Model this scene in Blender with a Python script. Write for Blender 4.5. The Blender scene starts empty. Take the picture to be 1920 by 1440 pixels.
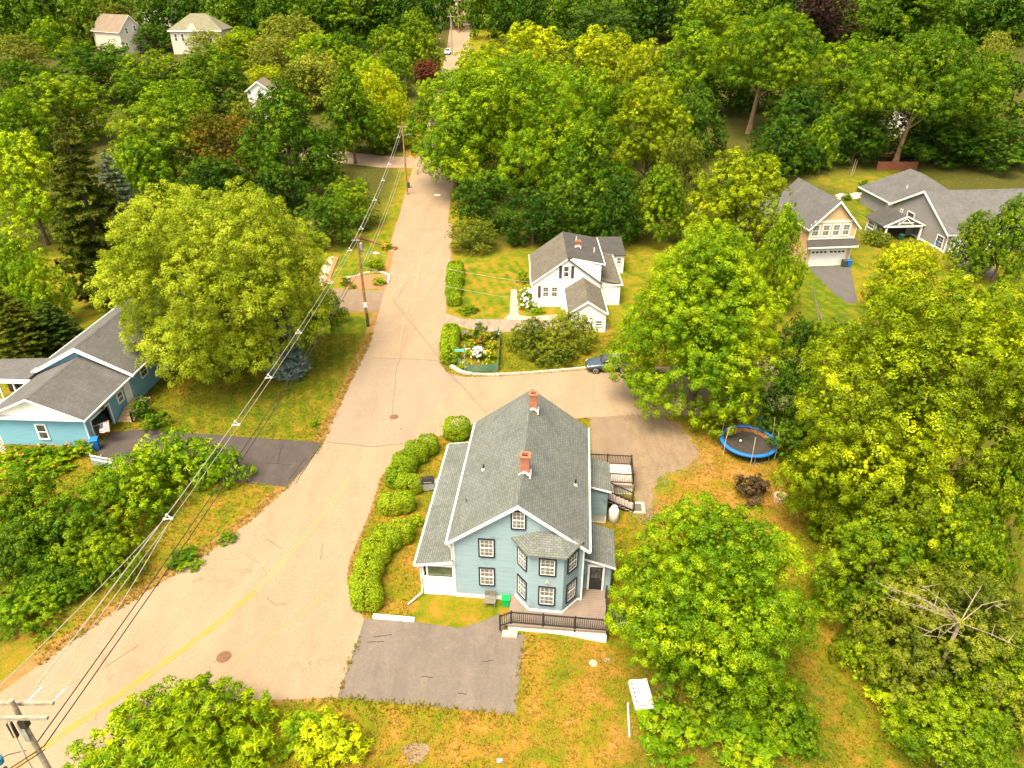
import bpy, math, random
import numpy as np
from mathutils import Vector, Matrix
from mathutils.geometry import tessellate_polygon

R = math.radians
scene = bpy.context.scene
COL = scene.collection
random.seed(7)

# ------------------------------------------------------------------ camera, sky, sun, exposure
FPX, CAMH, TILT = 1333.0, 35.0, R(30)
CT, ST = math.cos(TILT), math.sin(TILT)
cam_d = bpy.data.cameras.new('camera'); cam_d.lens = 36.0 * FPX / 1920; cam_d.sensor_width = 36
cam_d.clip_start = 0.5; cam_d.clip_end = 3000
cam = bpy.data.objects.new('camera', cam_d); COL.objects.link(cam)
cam.location = (0, 0, CAMH); cam.rotation_euler = (R(90) - TILT, 0, 0)
scene.camera = cam

SUN_EL, SUN_AZ = R(64), R(215)          # azimuth clockwise from +Y
world = bpy.data.worlds.new('World'); scene.world = world; world.use_nodes = True
wn, wl = world.node_tree.nodes, world.node_tree.links
wn.clear()
sky = wn.new('ShaderNodeTexSky'); sky.sky_type = 'NISHITA'; sky.sun_disc = False
sky.sun_elevation = SUN_EL; sky.sun_rotation = SUN_AZ; sky.dust_density = 3.0; sky.air_density = 1.0
bw = wn.new('ShaderNodeRGBToBW'); wl.new(sky.outputs[0], bw.inputs[0])
tint = wn.new('ShaderNodeMix'); tint.data_type = 'RGBA'; tint.blend_type = 'MULTIPLY'; tint.inputs[0].default_value = 1
wl.new(bw.outputs[0], tint.inputs[6]); tint.inputs[7].default_value = (1.03, 1.0, 0.93, 1)
mx = wn.new('ShaderNodeMix'); mx.data_type = 'RGBA'; mx.inputs[0].default_value = 0.85   # thin cloud veil: mostly white sky
wl.new(sky.outputs[0], mx.inputs[6]); wl.new(tint.outputs[2], mx.inputs[7])
bg = wn.new('ShaderNodeBackground'); bg.inputs[1].default_value = 0.095
wl.new(mx.outputs[2], bg.inputs[0])
wo = wn.new('ShaderNodeOutputWorld'); wl.new(bg.outputs[0], wo.inputs[0])

sun_d = bpy.data.lights.new('sun', 'SUN'); sun_d.energy = 1.5; sun_d.angle = R(30); sun_d.color = (1.0, 0.82, 0.52)
sun = bpy.data.objects.new('sun', sun_d); COL.objects.link(sun)
sd = Vector((math.sin(SUN_AZ) * math.cos(SUN_EL), math.cos(SUN_AZ) * math.cos(SUN_EL), math.sin(SUN_EL)))
sun.rotation_euler = (-sd).to_track_quat('-Z', 'Y').to_euler(); sun.location = (-40, -60, 120)

vs = scene.view_settings
vs.view_transform = 'Standard'; vs.look = 'None'; vs.gamma = 1; vs.use_curve_mapping = False
vs.exposure = 2.46
scene.render.engine = 'CYCLES'
scene.cycles.max_bounces = 7; scene.cycles.diffuse_bounces = 4; scene.cycles.transmission_bounces = 4
scene.cycles.use_denoising = True

# ------------------------------------------------------------------ terrain and photo-to-ground survey
HX, HY, HA = 0.361, 32.692, -0.086      # big blue house: corner and turn
def zt(x, y):
    t = max(0.0, y - 110.0)
    z = 0.1 * t * t / (t + 40.0)
    z -= 0.62 * math.exp(-((x - 6.0) ** 2 + (y - 29.0) ** 2) / 5.5)
    return z
def zt_np(x, y):
    t = np.maximum(0.0, y - 110.0)
    return 0.1 * t * t / (t + 40.0) - 0.62 * np.exp(-((x - 6.0) ** 2 + (y - 29.0) ** 2) / 5.5)
def at(px, py, z=None):
    """ground point that the survey photograph shows at (px, py); z: height of that point"""
    u = (px - 960) / FPX; v = (720 - py) / FPX
    dy = CT + v * ST; dz = -ST + v * CT
    zz = 0.0 if z is None else z
    for _ in range(25):
        t = (zz - CAMH) / dz
        if z is not None: break
        n = zt(u * t, dy * t); zz += (n - zz) * 0.5
    t = (zz - CAMH) / dz
    return (u * t, dy * t, zz)
def depth(y, z): return y * CT - (z - CAMH) * ST
def stand(cx, ytop, wpx, h):
    """where a thing h tall stands whose top is seen at (cx, ytop), and its width"""
    v = (720 - ytop) / FPX
    r = (-ST + v * CT) / (CT + v * ST)
    Y = 80.0; X = 0.0
    for _ in range(60):
        Yn = (CAMH - h - zt(X, Y)) / (-r)
        Y += (min(max(Yn, 5), 420) - Y) * 0.4
        d = depth(Y, zt(X, Y) + 0.6 * h); X = (cx - 960) / FPX * d
    return X, Y, zt(X, Y), wpx / FPX * d

# ------------------------------------------------------------------ materials
MATS = {}
def nt(name):
    m = bpy.data.materials.new(name); m.use_nodes = True
    n, l = m.node_tree.nodes, m.node_tree.links
    b = n['Principled BSDF']
    return m, n, l, b
def rgb(c): return (c[0], c[1], c[2], 1)
def ramp(n, stops):
    r = n.new('ShaderNodeValToRGB'); e = r.color_ramp.elements
    while len(e) < len(stops): e.new(0.5)
    for k, (p, c) in enumerate(stops): e[k].position = p; e[k].color = rgb(c)
    return r
def noise(n, l, vec, scale, detail=4, rough=0.55, dist=0.0):
    t = n.new('ShaderNodeTexNoise'); t.inputs['Scale'].default_value = scale; t.inputs['Detail'].default_value = detail
    t.inputs['Roughness'].default_value = rough; t.inputs['Distortion'].default_value = dist
    l.new(vec, t.inputs['Vector']); return t.outputs['Fac']
def mixc(n, l, fac, a, b, mode='MIX'):
    m = n.new('ShaderNodeMix'); m.data_type = 'RGBA'; m.blend_type = mode; m.clamp_factor = True
    for s, v in ((0, fac), (6, a), (7, b)):
        if isinstance(v, (int, float)): m.inputs[s].default_value = v
        elif isinstance(v, tuple): m.inputs[s].default_value = rgb(v)
        else: l.new(v, m.inputs[s])
    return m.outputs[2]
def math_(n, l, op, a, b=None, clamp=False):
    m = n.new('ShaderNodeMath'); m.operation = op; m.use_clamp = clamp
    for s, v in ((0, a), (1, b)):
        if v is None: continue
        if isinstance(v, (int, float)): m.inputs[s].default_value = v
        else: l.new(v, m.inputs[s])
    return m.outputs[0]
def bump(n, l, b, h, strength, dist=0.02):
    k = n.new('ShaderNodeBump'); k.inputs['Strength'].default_value = strength; k.inputs['Distance'].default_value = dist
    l.new(h, k.inputs['Height']); l.new(k.outputs[0], b.inputs['Normal'])
def M(name, c1, c2=None, scale=3.0, rough=0.7, bmp=0.0, bscale=40.0, spec=0.3, detail=4, lo=0.35, hi=0.65, metal=0.0):
    """plain weathered surface: two tones mixed by noise, fine bump"""
    if name in MATS: return MATS[name]
    m, n, l, b = nt(name); MATS[name] = m
    tc = n.new('ShaderNodeTexCoord').outputs['Object']
    c2 = c2 or tuple(min(1, v * 0.82) for v in c1)
    r = ramp(n, [(lo, c1), (hi, c2)]); l.new(noise(n, l, tc, scale, detail), r.inputs[0])
    l.new(r.outputs[0], b.inputs['Base Color'])
    b.inputs['Roughness'].default_value = rough; b.inputs['Specular IOR Level'].default_value = spec; b.inputs['Metallic'].default_value = metal
    if bmp: bump(n, l, b, noise(n, l, tc, bscale, 3), bmp)
    return m
def shingle(name, c1, c2, dark, blotch=0.35, row=0.15, wid=0.34):
    if name in MATS: return MATS[name]
    m, n, l, b = nt(name); MATS[name] = m
    uv = n.new('ShaderNodeTexCoord').outputs['UV']
    br = n.new('ShaderNodeTexBrick'); br.inputs['Scale'].default_value = 1.0
    br.inputs['Color1'].default_value = rgb(c1); br.inputs['Color2'].default_value = rgb(c2); br.inputs['Mortar'].default_value = rgb(dark)
    br.inputs['Mortar Size'].default_value = 0.016; br.inputs['Mortar Smooth'].default_value = 0.4; br.inputs['Brick Width'].default_value = wid; br.inputs['Row Height'].default_value = row
    br.inputs['Bias'].default_value = 0.0
    l.new(uv, br.inputs['Vector'])
    st = n.new('ShaderNodeMapping'); st.inputs['Scale'].default_value = (2.2, 0.35, 1); l.new(uv, st.inputs[0])   # streaks run down the slope
    f = noise(n, l, st.outputs[0], 1.6, 6, 0.7)
    f2 = noise(n, l, uv, 0.45, 4, 0.6)
    k = ramp(n, [(0.3, (0.62,) * 3), (0.7, (1.28,) * 3)]); l.new(f, k.inputs[0])
    k2 = ramp(n, [(0.32, (0.86, 0.86, 0.82)), (0.68, (1.1, 1.1, 1.12))]); l.new(f2, k2.inputs[0])
    c = mixc(n, l, blotch, br.outputs['Color'], mixc(n, l, 1.0, br.outputs['Color'], k.outputs[0], 'MULTIPLY'))
    c = mixc(n, l, 1.0, c, k2.outputs[0], 'MULTIPLY')
    g = noise(n, l, uv, 38, 2); kg = ramp(n, [(0.3, (0.7,) * 3), (0.7, (1.3,) * 3)]); l.new(g, kg.inputs[0])
    c = mixc(n, l, 0.6, c, mixc(n, l, 1.0, c, kg.outputs[0], 'MULTIPLY'))
    l.new(c, b.inputs['Base Color']); b.inputs['Roughness'].default_value = 0.9; b.inputs['Specular IOR Level'].default_value = 0.2
    bump(n, l, b, br.outputs['Fac'], -0.6, 0.02)
    return m
def siding(name, c1, c2, course=0.14, stain=None, amt=0.5):
    if name in MATS: return MATS[name]
    m, n, l, b = nt(name); MATS[name] = m
    T = n.new('ShaderNodeTexCoord'); uv = T.outputs['UV']
    sep = n.new('ShaderNodeSeparateXYZ'); l.new(uv, sep.inputs[0])
    fr = math_(n, l, 'FRACT', math_(n, l, 'DIVIDE', sep.outputs[1], course))
    ln = ramp(n, [(0.0, (0.72,) * 3), (0.14, (1, 1, 1))]); l.new(fr, ln.inputs[0])  # shadow line at each board lap, painted into the siding colour
    s = n.new('ShaderNodeMapping'); s.inputs['Scale'].default_value = (0.5, 5.0, 1); l.new(uv, s.inputs[0])
    r = ramp(n, [(0.35, c1), (0.65, c2)]); l.new(noise(n, l, s.outputs[0], 1.4, 5), r.inputs[0])
    c = mixc(n, l, 1.0, r.outputs[0], ln.outputs[0], 'MULTIPLY')
    if stain:
        f = noise(n, l, T.outputs['Object'], 0.42, 6, 0.65); k = ramp(n, [(0.56, (0, 0, 0)), (0.7, (1, 1, 1))]); l.new(f, k.inputs[0])
        c = mixc(n, l, math_(n, l, 'MULTIPLY', k.outputs[0], amt), c, stain)
    l.new(c, b.inputs['Base Color']); b.inputs['Roughness'].default_value = 0.65; b.inputs['Specular IOR Level'].default_value = 0.25
    bump(n, l, b, math_(n, l, 'SUBTRACT', 1.0, fr), 0.5, 0.02)
    return m
def brick(name):
    if name in MATS: return MATS[name]
    m, n, l, b = nt(name); MATS[name] = m
    uv = n.new('ShaderNodeTexCoord').outputs['UV']
    br = n.new('ShaderNodeTexBrick'); br.inputs['Scale'].default_value = 1.0
    br.inputs['Color1'].default_value = rgb((0.36, 0.085, 0.03)); br.inputs['Color2'].default_value = rgb((0.22, 0.05, 0.02)); br.inputs['Mortar'].default_value = rgb((0.34, 0.22, 0.15))
    br.inputs['Mortar Size'].default_value = 0.009; br.inputs['Brick Width'].default_value = 0.21; br.inputs['Row Height'].default_value = 0.075
    l.new(uv, br.inputs['Vector']); l.new(br.outputs['Color'], b.inputs['Base Color']); b.inputs['Roughness'].default_value = 0.85
    bump(n, l, b, br.outputs['Fac'], -0.5, 0.01); return m
def glass(name, c=(0.03, 0.035, 0.035), c2=(0.12, 0.11, 0.09)):
    if name in MATS: return MATS[name]
    m = M(name, c, c2, 2.2, rough=0.06, spec=0.6); return m
def leaf(name, dark, mid, tip, trans=0.26):
    """leaf: own hue per leaf and per sprig, slow drift of hue through the crown and from tree to tree, light shines through"""
    if name in MATS: return MATS[name]
    m, n, l, b = nt(name); MATS[name] = m
    a = n.new('ShaderNodeAttribute'); a.attribute_name = 'var'
    g = n.new('ShaderNodeNewGeometry'); oi = n.new('ShaderNodeObjectInfo')
    drift = noise(n, l, g.outputs['Position'], 0.28, 3)
    f = math_(n, l, 'ADD', math_(n, l, 'MULTIPLY', a.outputs['Fac'], 0.62), math_(n, l, 'MULTIPLY', drift, 0.6))
    f = math_(n, l, 'ADD', f, math_(n, l, 'MULTIPLY', math_(n, l, 'SUBTRACT', oi.outputs['Random'], 0.5), 0.22))
    r = ramp(n, [(0.22, dark), (0.55, mid), (0.88, tip)]); l.new(f, r.inputs[0])
    d = n.new('ShaderNodeBsdfDiffuse'); t = n.new('ShaderNodeBsdfTranslucent'); gl = n.new('ShaderNodeBsdfGlossy')
    gl.inputs['Roughness'].default_value = 0.42; gl.inputs['Color'].default_value = (0.9, 0.95, 0.8, 1)
    l.new(r.outputs[0], d.inputs['Color'])
    tcol = mixc(n, l, 1.0, r.outputs[0], (1.25, 1.1, 0.6), 'MULTIPLY'); l.new(tcol, t.inputs['Color'])
    s1 = n.new('ShaderNodeMixShader'); s1.inputs[0].default_value = trans; l.new(d.outputs[0], s1.inputs[1]); l.new(t.outputs[0], s1.inputs[2])
    s2 = n.new('ShaderNodeMixShader'); s2.inputs[0].default_value = 0.006; l.new(s1.outputs[0], s2.inputs[1]); l.new(gl.outputs[0], s2.inputs[2])
    l.new(s2.outputs[0], n['Material Output'].inputs[0]); n.remove(b)
    return m

LEAF = {
 'yellow': leaf('leaf_yellow', (0.029, 0.057, 0.0011), (0.167, 0.231, 0.0031), (0.480, 0.514, 0.0064)),
 'bright': leaf('leaf_bright', (0.015, 0.050, 0.0011), (0.090, 0.188, 0.0031), (0.345, 0.432, 0.0052)),
 'green':  leaf('leaf_green', (0.008, 0.032, 0.0011), (0.056, 0.127, 0.0031), (0.241, 0.317, 0.0052)),
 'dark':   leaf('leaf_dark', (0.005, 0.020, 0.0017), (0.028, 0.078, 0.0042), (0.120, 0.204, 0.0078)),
 'teal':   leaf('leaf_teal', (0.007, 0.025, 0.0040), (0.029, 0.072, 0.0077), (0.085, 0.143, 0.0094)),
 'olive':  leaf('leaf_olive', (0.019, 0.032, 0.0022), (0.087, 0.121, 0.0083), (0.256, 0.277, 0.0181)),
 'pale':   leaf('leaf_pale', (0.043, 0.064, 0.0041), (0.166, 0.200, 0.0171), (0.356, 0.358, 0.0392)),
 'purple': leaf('leaf_purple', (0.012, 0.007, 0.007), (0.028, 0.014, 0.012), (0.062, 0.030, 0.020), 0.2),
 'plum':   leaf('leaf_plum', (0.040, 0.028, 0.016), (0.080, 0.055, 0.028), (0.140, 0.090, 0.042), 0.2),
 'red':    leaf('leaf_red', (0.060, 0.018, 0.012), (0.130, 0.035, 0.020), (0.210, 0.075, 0.025), 0.25),
 'rust':   leaf('leaf_rust', (0.030, 0.040, 0.0030), (0.102, 0.096, 0.0067), (0.334, 0.165, 0.0187), 0.3),
 'brownspruce': leaf('leaf_brown_spruce', (0.014, 0.024, 0.002), (0.042, 0.060, 0.004), (0.115, 0.125, 0.007), 0.1),
 'spruce': leaf('leaf_spruce', (0.008, 0.023, 0.0036), (0.034, 0.066, 0.0075), (0.111, 0.150, 0.0120), 0.1),
 'blue':   leaf('leaf_blue_spruce', (0.053, 0.090, 0.0720), (0.128, 0.188, 0.1500), (0.255, 0.323, 0.2625), 0.1),
 'tan':    leaf('leaf_tan', (0.050, 0.048, 0.0048), (0.156, 0.142, 0.0120), (0.350, 0.285, 0.0255), 0.2),
 'hedge':  leaf('leaf_hedge', (0.076, 0.162, 0.0048), (0.177, 0.283, 0.0081), (0.378, 0.451, 0.0165), 0.3),
 'greyspruce': leaf('leaf_grey_spruce', (0.022, 0.042, 0.022), (0.055, 0.080, 0.042), (0.120, 0.150, 0.085), 0.1),
 'silver': leaf('leaf_silver', (0.072, 0.112, 0.005), (0.232, 0.292, 0.010), (0.440, 0.500, 0.034)),
}
BARK = M('bark', (0.16, 0.115, 0.08), (0.07, 0.05, 0.035), 6, 0.9, 0.8, 18)
BARK2 = M('bark_tan', (0.30, 0.19, 0.10), (0.15, 0.09, 0.05), 4, 0.9, 0.8, 16)
DEADWOOD = M('dead_wood', (0.30, 0.24, 0.17), (0.19, 0.15, 0.10), 6, 0.85)

WHITE = M('white_paint', (0.80, 0.78, 0.74), (0.66, 0.64, 0.60), 1.3, 0.55)
WHITE2 = M('white_vinyl', (0.80, 0.77, 0.74), (0.72, 0.69, 0.66), 0.8, 0.5)
CONC = M('concrete', (0.46, 0.40, 0.33), (0.33, 0.28, 0.22), 2.5, 0.9, 0.3, 30)
NAVY = M('navy_trim', (0.016, 0.016, 0.03), (0.026, 0.024, 0.04), 3, 0.5)
BLACK = M('black_metal', (0.018, 0.017, 0.017), (0.03, 0.028, 0.026), 4, 0.5)
PANE = glass('window_pane', (0.09, 0.095, 0.085), (0.21, 0.21, 0.185))
PANED = glass('dark_pane', (0.03, 0.03, 0.03), (0.10, 0.10, 0.09))
WOOD = M('pole_wood', (0.36, 0.19, 0.09), (0.22, 0.11, 0.05), 3, 0.85, 0.4, 20)
WOODG = M('grey_wood', (0.34, 0.29, 0.22), (0.22, 0.18, 0.13), 5, 0.85, 0.4, 20)
GREYM = M('grey_metal', (0.30, 0.30, 0.30), (0.20, 0.20, 0.20), 4, 0.5)
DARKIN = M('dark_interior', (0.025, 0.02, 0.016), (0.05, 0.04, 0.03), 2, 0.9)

# ------------------------------------------------------------------ mesh helpers
class MB:
    def __init__(s): s.v = []; s.f = []; s.m = []
    def add(s, vs, fs, m=0):
        o = len(s.v); s.v += [tuple(p) for p in vs]
        for f in fs: s.f.append(tuple(o + i for i in f)); s.m.append(m)
        return s
    def box(s, x0, y0, z0, x1, y1, z1, m=0):
        p = [(x0, y0, z0), (x1, y0, z0), (x1, y1, z0), (x0, y1, z0), (x0, y0, z1), (x1, y0, z1), (x1, y1, z1), (x0, y1, z1)]
        return s.add(p, [(0, 3, 2, 1), (4, 5, 6, 7), (0, 1, 5, 4), (1, 2, 6, 5), (2, 3, 7, 6), (3, 0, 4, 7)], m)
    def obox(s, c, sx, sy, sz, rz=0.0, m=0, mat=None):
        T = Matrix.Translation(c) @ (mat or Matrix.Rotation(rz, 4, 'Z'))
        o = len(s.v); s.box(-sx / 2, -sy / 2, -sz / 2, sx / 2, sy / 2, sz / 2, m)
        for i in range(o, len(s.v)): s.v[i] = tuple(T @ Vector(s.v[i]))
        return s
    def prism(s, pts, d, m=0):
        """closed solid: polygon pts swept by vector d"""
        n = len(pts); a = [Vector(p) for p in pts]; d = Vector(d)
        nr = sum(((a[i] - a[0]).cross(a[(i + 1) % n] - a[0]) for i in range(n)), Vector())
        if nr.dot(d) > 0: a = a[::-1]
        v = a + [p + d for p in a]
        fs = [tuple(range(n)), tuple(range(2 * n - 1, n - 1, -1))] + [(i, n + i, n + (i + 1) % n, (i + 1) % n) for i in range(n)]
        return s.add(v, fs, m)
    def bar(s, a, b, w, h, m=0):
        """square bar from a to b"""
        a, b = Vector(a), Vector(b); d = b - a; L = d.length
        if L < 1e-6: return s
        q = d.to_track_quat('X', 'Z').to_matrix().to_4x4()
        return s.obox((a + b) / 2, L, w, h, mat=q, m=m)
    def tube(s, pts, rad, n=6, m=0, cap=True):
        pts = [Vector(p) for p in pts]; k = len(pts)
        if isinstance(rad, (int, float)): rad = [rad] * k
        o = len(s.v); u = None
        for i in range(k):
            t = (pts[min(i + 1, k - 1)] - pts[max(i - 1, 0)]).normalized()
            if u is None: u = t.orthogonal().normalized()
            u = (u - t * u.dot(t)).normalized() if (u - t * u.dot(t)).length > 1e-5 else t.orthogonal().normalized()
            w = t.cross(u)
            for j in range(n):
                a = 2 * math.pi * j / n; s.v.append(tuple(pts[i] + (u * math.cos(a) + w * math.sin(a)) * rad[i]))
        for i in range(k - 1):
            for j in range(n):
                s.f.append((o + i * n + j, o + i * n + (j + 1) % n, o + (i + 1) * n + (j + 1) % n, o + (i + 1) * n + j)); s.m.append(m)
        if cap:
            s.f.append(tuple(o + j for j in range(n))[::-1]); s.m.append(m)
            s.f.append(tuple(o + (k - 1) * n + j for j in range(n))); s.m.append(m)
        return s
    def lathe(s, prof, n=16, c=(0, 0, 0), m=0, cap=True):
        o = len(s.v)
        for r, z in prof:
            for j in range(n):
                a = 2 * math.pi * j / n; s.v.append((c[0] + r * math.cos(a), c[1] + r * math.sin(a), c[2] + z))
        for i in range(len(prof) - 1):
            for j in range(n):
                s.f.append((o + i * n + j, o + i * n + (j + 1) % n, o + (i + 1) * n + (j + 1) % n, o + (i + 1) * n + j)); s.m.append(m)
        if cap:
            s.f.append(tuple(o + j for j in range(n))[::-1]); s.m.append(m)
            s.f.append(tuple(o + (len(prof) - 1) * n + j for j in range(n))); s.m.append(m)
        return s
    def mesh(s, name, mats):
        me = bpy.data.meshes.new(name); me.from_pydata(s.v, [], s.f); me.update()
        mats = mats if isinstance(mats, (list, tuple)) else [mats]
        for q in mats: me.materials.append(q)
        uvl = me.uv_layers.new(name='UVMap'); buf = np.zeros(len(me.loops) * 2, np.float32)
        Z = Vector((0, 0, 1))
        for p in me.polygons:
            p.material_index = s.m[p.index]
            nrm = p.normal
            if abs(nrm.z) < 0.995: u = Z.cross(nrm).normalized(); w = nrm.cross(u)
            else: u = Vector((1, 0, 0)); w = Vector((0, 1, 0))
            for li in p.loop_indices:
                co = me.vertices[me.loops[li].vertex_index].co
                buf[2 * li] = co.dot(u); buf[2 * li + 1] = co.dot(w)
        uvl.data.foreach_set('uv', buf)
        return me
    def build(s, name, mats, parent=None, smooth=False, loc=None):
        me = s.mesh(name, mats)
        if smooth: me.polygons.foreach_set('use_smooth', [True] * len(me.polygons))
        return put(name, me, parent, loc)
def put(name, me, parent=None, loc=None, rz=None, scale=None):
    o = bpy.data.objects.new(name, me); COL.objects.link(o); o.parent = parent
    if loc is not None: o.location = loc
    if rz is not None: o.rotation_euler = (0, 0, rz)
    if scale is not None: o.scale = scale
    return o
def tag(o, label=None, cat=None, group=None, kind=None):
    for k, v in (('label', label), ('category', cat), ('group', group), ('kind', kind)):
        if v: o[k] = v
    return o
def thing(name, label, cat, loc=(0, 0, 0), rz=0.0, group=None):
    o = bpy.data.objects.new(name, None); COL.objects.link(o); o.location = loc; o.rotation_euler = (0, 0, rz); o.empty_display_size = 0.3
    return tag(o, label, cat, group)
def sheet(name, pts, z, mat, kind='structure', parent=None, th=0.0):
    """flat sheet over a ground polygon"""
    P3 = [Vector((p[0], p[1], z)) for p in pts]
    tri = tessellate_polygon([P3]); b = MB(); fs = []
    for t in tri:
        a, c, d = (P3[i] for i in t)
        fs.append(tuple(t) if (c - a).cross(d - a).z > 0 else tuple(t)[::-1])
    b.add(P3, fs)
    o = b.build(name, mat, parent)
    if kind: o['kind'] = kind
    return o
def smooth_poly(pts, it=2):
    for _ in range(it):
        q = [pts[0]]
        for a, b in zip(pts[:-1], pts[1:]):
            q += [tuple(x * .75 + y * .25 for x, y in zip(a, b)), tuple(x * .25 + y * .75 for x, y in zip(a, b))]
        q.append(pts[-1]); pts = q
    return pts
def ribbon(name, left, right, dz, mat):
    v = []; 
    for a, c in zip(left, right): v += [(a[0], a[1], zt(a[0], a[1]) + dz), (c[0], c[1], zt(c[0], c[1]) + dz)]
    b = MB().add(v, [(2 * i, 2 * i + 1, 2 * i + 3, 2 * i + 2) for i in range(len(left) - 1)])
    o = b.build(name, mat); o['kind'] = 'structure'; return o
def strip(name, pts, w, z, mat, kind='structure', parent=None):
    """painted or sealed line of width w along ground points"""
    L, Rr = [], []
    for i, p in enumerate(pts):
        a = Vector(pts[max(i - 1, 0)][:2]); c = Vector(pts[min(i + 1, len(pts) - 1)][:2]); t = (c - a).normalized(); nn = Vector((-t.y, t.x)) * w / 2
        L.append((p[0] + nn.x, p[1] + nn.y, z)); Rr.append((p[0] - nn.x, p[1] - nn.y, z))
    v = []
    for a, c in zip(L, Rr): v += [a, c]
    b = MB().add(v, [(2 * i, 2 * i + 1, 2 * i + 3, 2 * i + 2) for i in range(len(L) - 1)])
    o = b.build(name, mat, parent); 
    if kind: o['kind'] = kind
    return o
# ------------------------------------------------------------------ ground
def G(*pp): return [at(*p)[:2] for p in pp]
ROAD_L = [(-44, 10)] + G((0, 1300), (100, 1228), (210, 1150), (310, 1088), (400, 1030), (478, 970), (540, 912), (580, 868), (606, 830), (625, 785), (645, 745), (668, 695), (695, 640), (716, 565), (735, 490), (746, 440), (752, 415))
ROAD_R = G((848, 415), (846, 470), (840, 530), (836, 585), (830, 620), (824, 660), (824, 684), (838, 700), (870, 707), (935, 706), (1010, 701), (1100, 694), (1200, 690), (1330, 684), (1480, 672), (1600, 655))
ROAD_R2 = G((1600, 745), (1480, 770), (1330, 780), (1192, 778), (1105, 783), (1000, 788), (900, 792), (862, 802), (825, 818), (770, 835), (735, 865), (712, 900), (700, 940), (690, 972), (672, 1010), (656, 1050), (650, 1090), (662, 1135), (683, 1160), (668, 1210), (632, 1308), (540, 1312), (445, 1312)) + [(-19, 21.5), (-34, 7)]
def seg_dist(x, y, poly, closed=False):
    d = np.full(x.shape, 1e9)
    pr = list(zip(poly[:-1], poly[1:])) + ([(poly[-1], poly[0])] if closed else [])
    for (ax, ay), (bx, by) in pr:
        vx, vy = bx - ax, by - ay; L = vx * vx + vy * vy + 1e-9
        t = np.clip(((x - ax) * vx + (y - ay) * vy) / L, 0, 1)
        d = np.minimum(d, np.hypot(x - ax - t * vx, y - ay - t * vy))
    return d
def inside(x, y, poly):
    r = np.zeros(x.shape, bool); n = len(poly)
    for i in range(n):
        ax, ay = poly[i]; bx, by = poly[(i + 1) % n]
        c = (ay > y) != (by > y)
        r ^= c & (x < (bx - ax) * (y - ay) / (by - ay + 1e-12) + ax)
    return r
def soft(x, y, poly, w):
    d = seg_dist(x, y, poly, True); return np.where(inside(x, y, poly), 0.5 + np.minimum(d / w, 1) / 2, 0.5 - np.minimum(d / w, 1) / 2)

xs = np.concatenate([np.arange(-420, -60, 12.0), np.arange(-60, -47, 1.0), np.arange(-47, 47, 0.5), np.arange(47, 75, 1.0), np.arange(75, 421, 12.0)])
ys = np.concatenate([np.arange(-60, 8, 6.0), np.arange(8, 100, 0.5), np.arange(100, 170, 1.5), np.arange(170, 640, 10.0)])
gx, gy = np.meshgrid(xs, ys); fx, fy = gx.ravel(), gy.ravel()
gz = zt_np(fx, fy)
nx_, ny_ = len(xs), len(ys)
rng = np.random.default_rng(3)

# how dry the grass is, bare soil, wood floor, mown stripes: surveyed patches
ZONES = dict(
 dryA=(G((985, 1190), (1145, 1215), (1190, 1290), (1180, 1440), (700, 1440), (690, 1345), (965, 1345)), 0.54),
 dryB=(G((450, 1312), (700, 1340), (700, 1440), (560, 1440)), 0.48),
 dryC=(G((700, 1160), (775, 930), (830, 830), (850, 850), (790, 1115), (850, 1130), (935, 1130), (930, 1150), (860, 1175)), 0.50),
 dryD=(G((1250, 790), (1460, 880), (1500, 960), (1480, 1000), (1230, 990), (1220, 930), (1290, 870)), 0.62),
 dryE=(G((1130, 985), (1260, 980), (1200, 1100), (1150, 1080)), 0.42),
 verge=(G((0, 1210), (230, 1085), (370, 960), (470, 905), (545, 915), (400, 1032), (200, 1155), (0, 1300)), 0.46),
 vergeL=(G((715, 590), (695, 640), (640, 745), (606, 830), (560, 835), (640, 690), (690, 600)), 0.50),
 lawnL=(G((255, 805), (560, 830), (600, 832), (700, 620), (715, 587), (580, 600), (480, 690), (300, 760)), 0.30),
 lawnW=(G((865, 500), (990, 480), (990, 560), (960, 592), (880, 592), (850, 560)), 0.40),
 lawnW2=(G((930, 620), (1120, 640), (1100, 690), (880, 705)), 0.34),
 lawnO=(G((1500, 500), (1520, 500), (1612, 572), (1590, 650), (1500, 650)), 0.22),
 lawnG=(G((1580, 370), (1650, 375), (1640, 450), (1600, 430)), 0.30),
 path=(G((1510, 960), (1560, 1080), (1640, 1250), (1750, 1440), (1560, 1440), (1530, 1250), (1490, 1050)), 0.42),
 beyond=(G((770, 278), (800, 290), (785, 308), (755, 318)), 0.75),
 backL=(G((0, 650), (120, 605), (150, 630), (60, 690), (0, 700)), 0.55),
 lawnN=(G((640, 440), (745, 440), (730, 500), (640, 520)), 0.30),
)
dry = np.full(fx.shape, 0.40)
for poly, v in ZONES.values():
    k = soft(fx, fy, poly, 1.2); dry = dry * (1 - k) + v * k
dirt = np.zeros(fx.shape)
road_all = ROAD_L + ROAD_R + ROAD_R2
sh = seg_dist(fx, fy, ROAD_L); dirt = np.maximum(dirt, np.exp(-(sh / 1.1) ** 2) * 0.95)
sh2 = seg_dist(fx, fy, ROAD_R + ROAD_R2); dirt = np.maximum(dirt, np.exp(-(sh2 / 0.5) ** 2) * 0.7)
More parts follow.
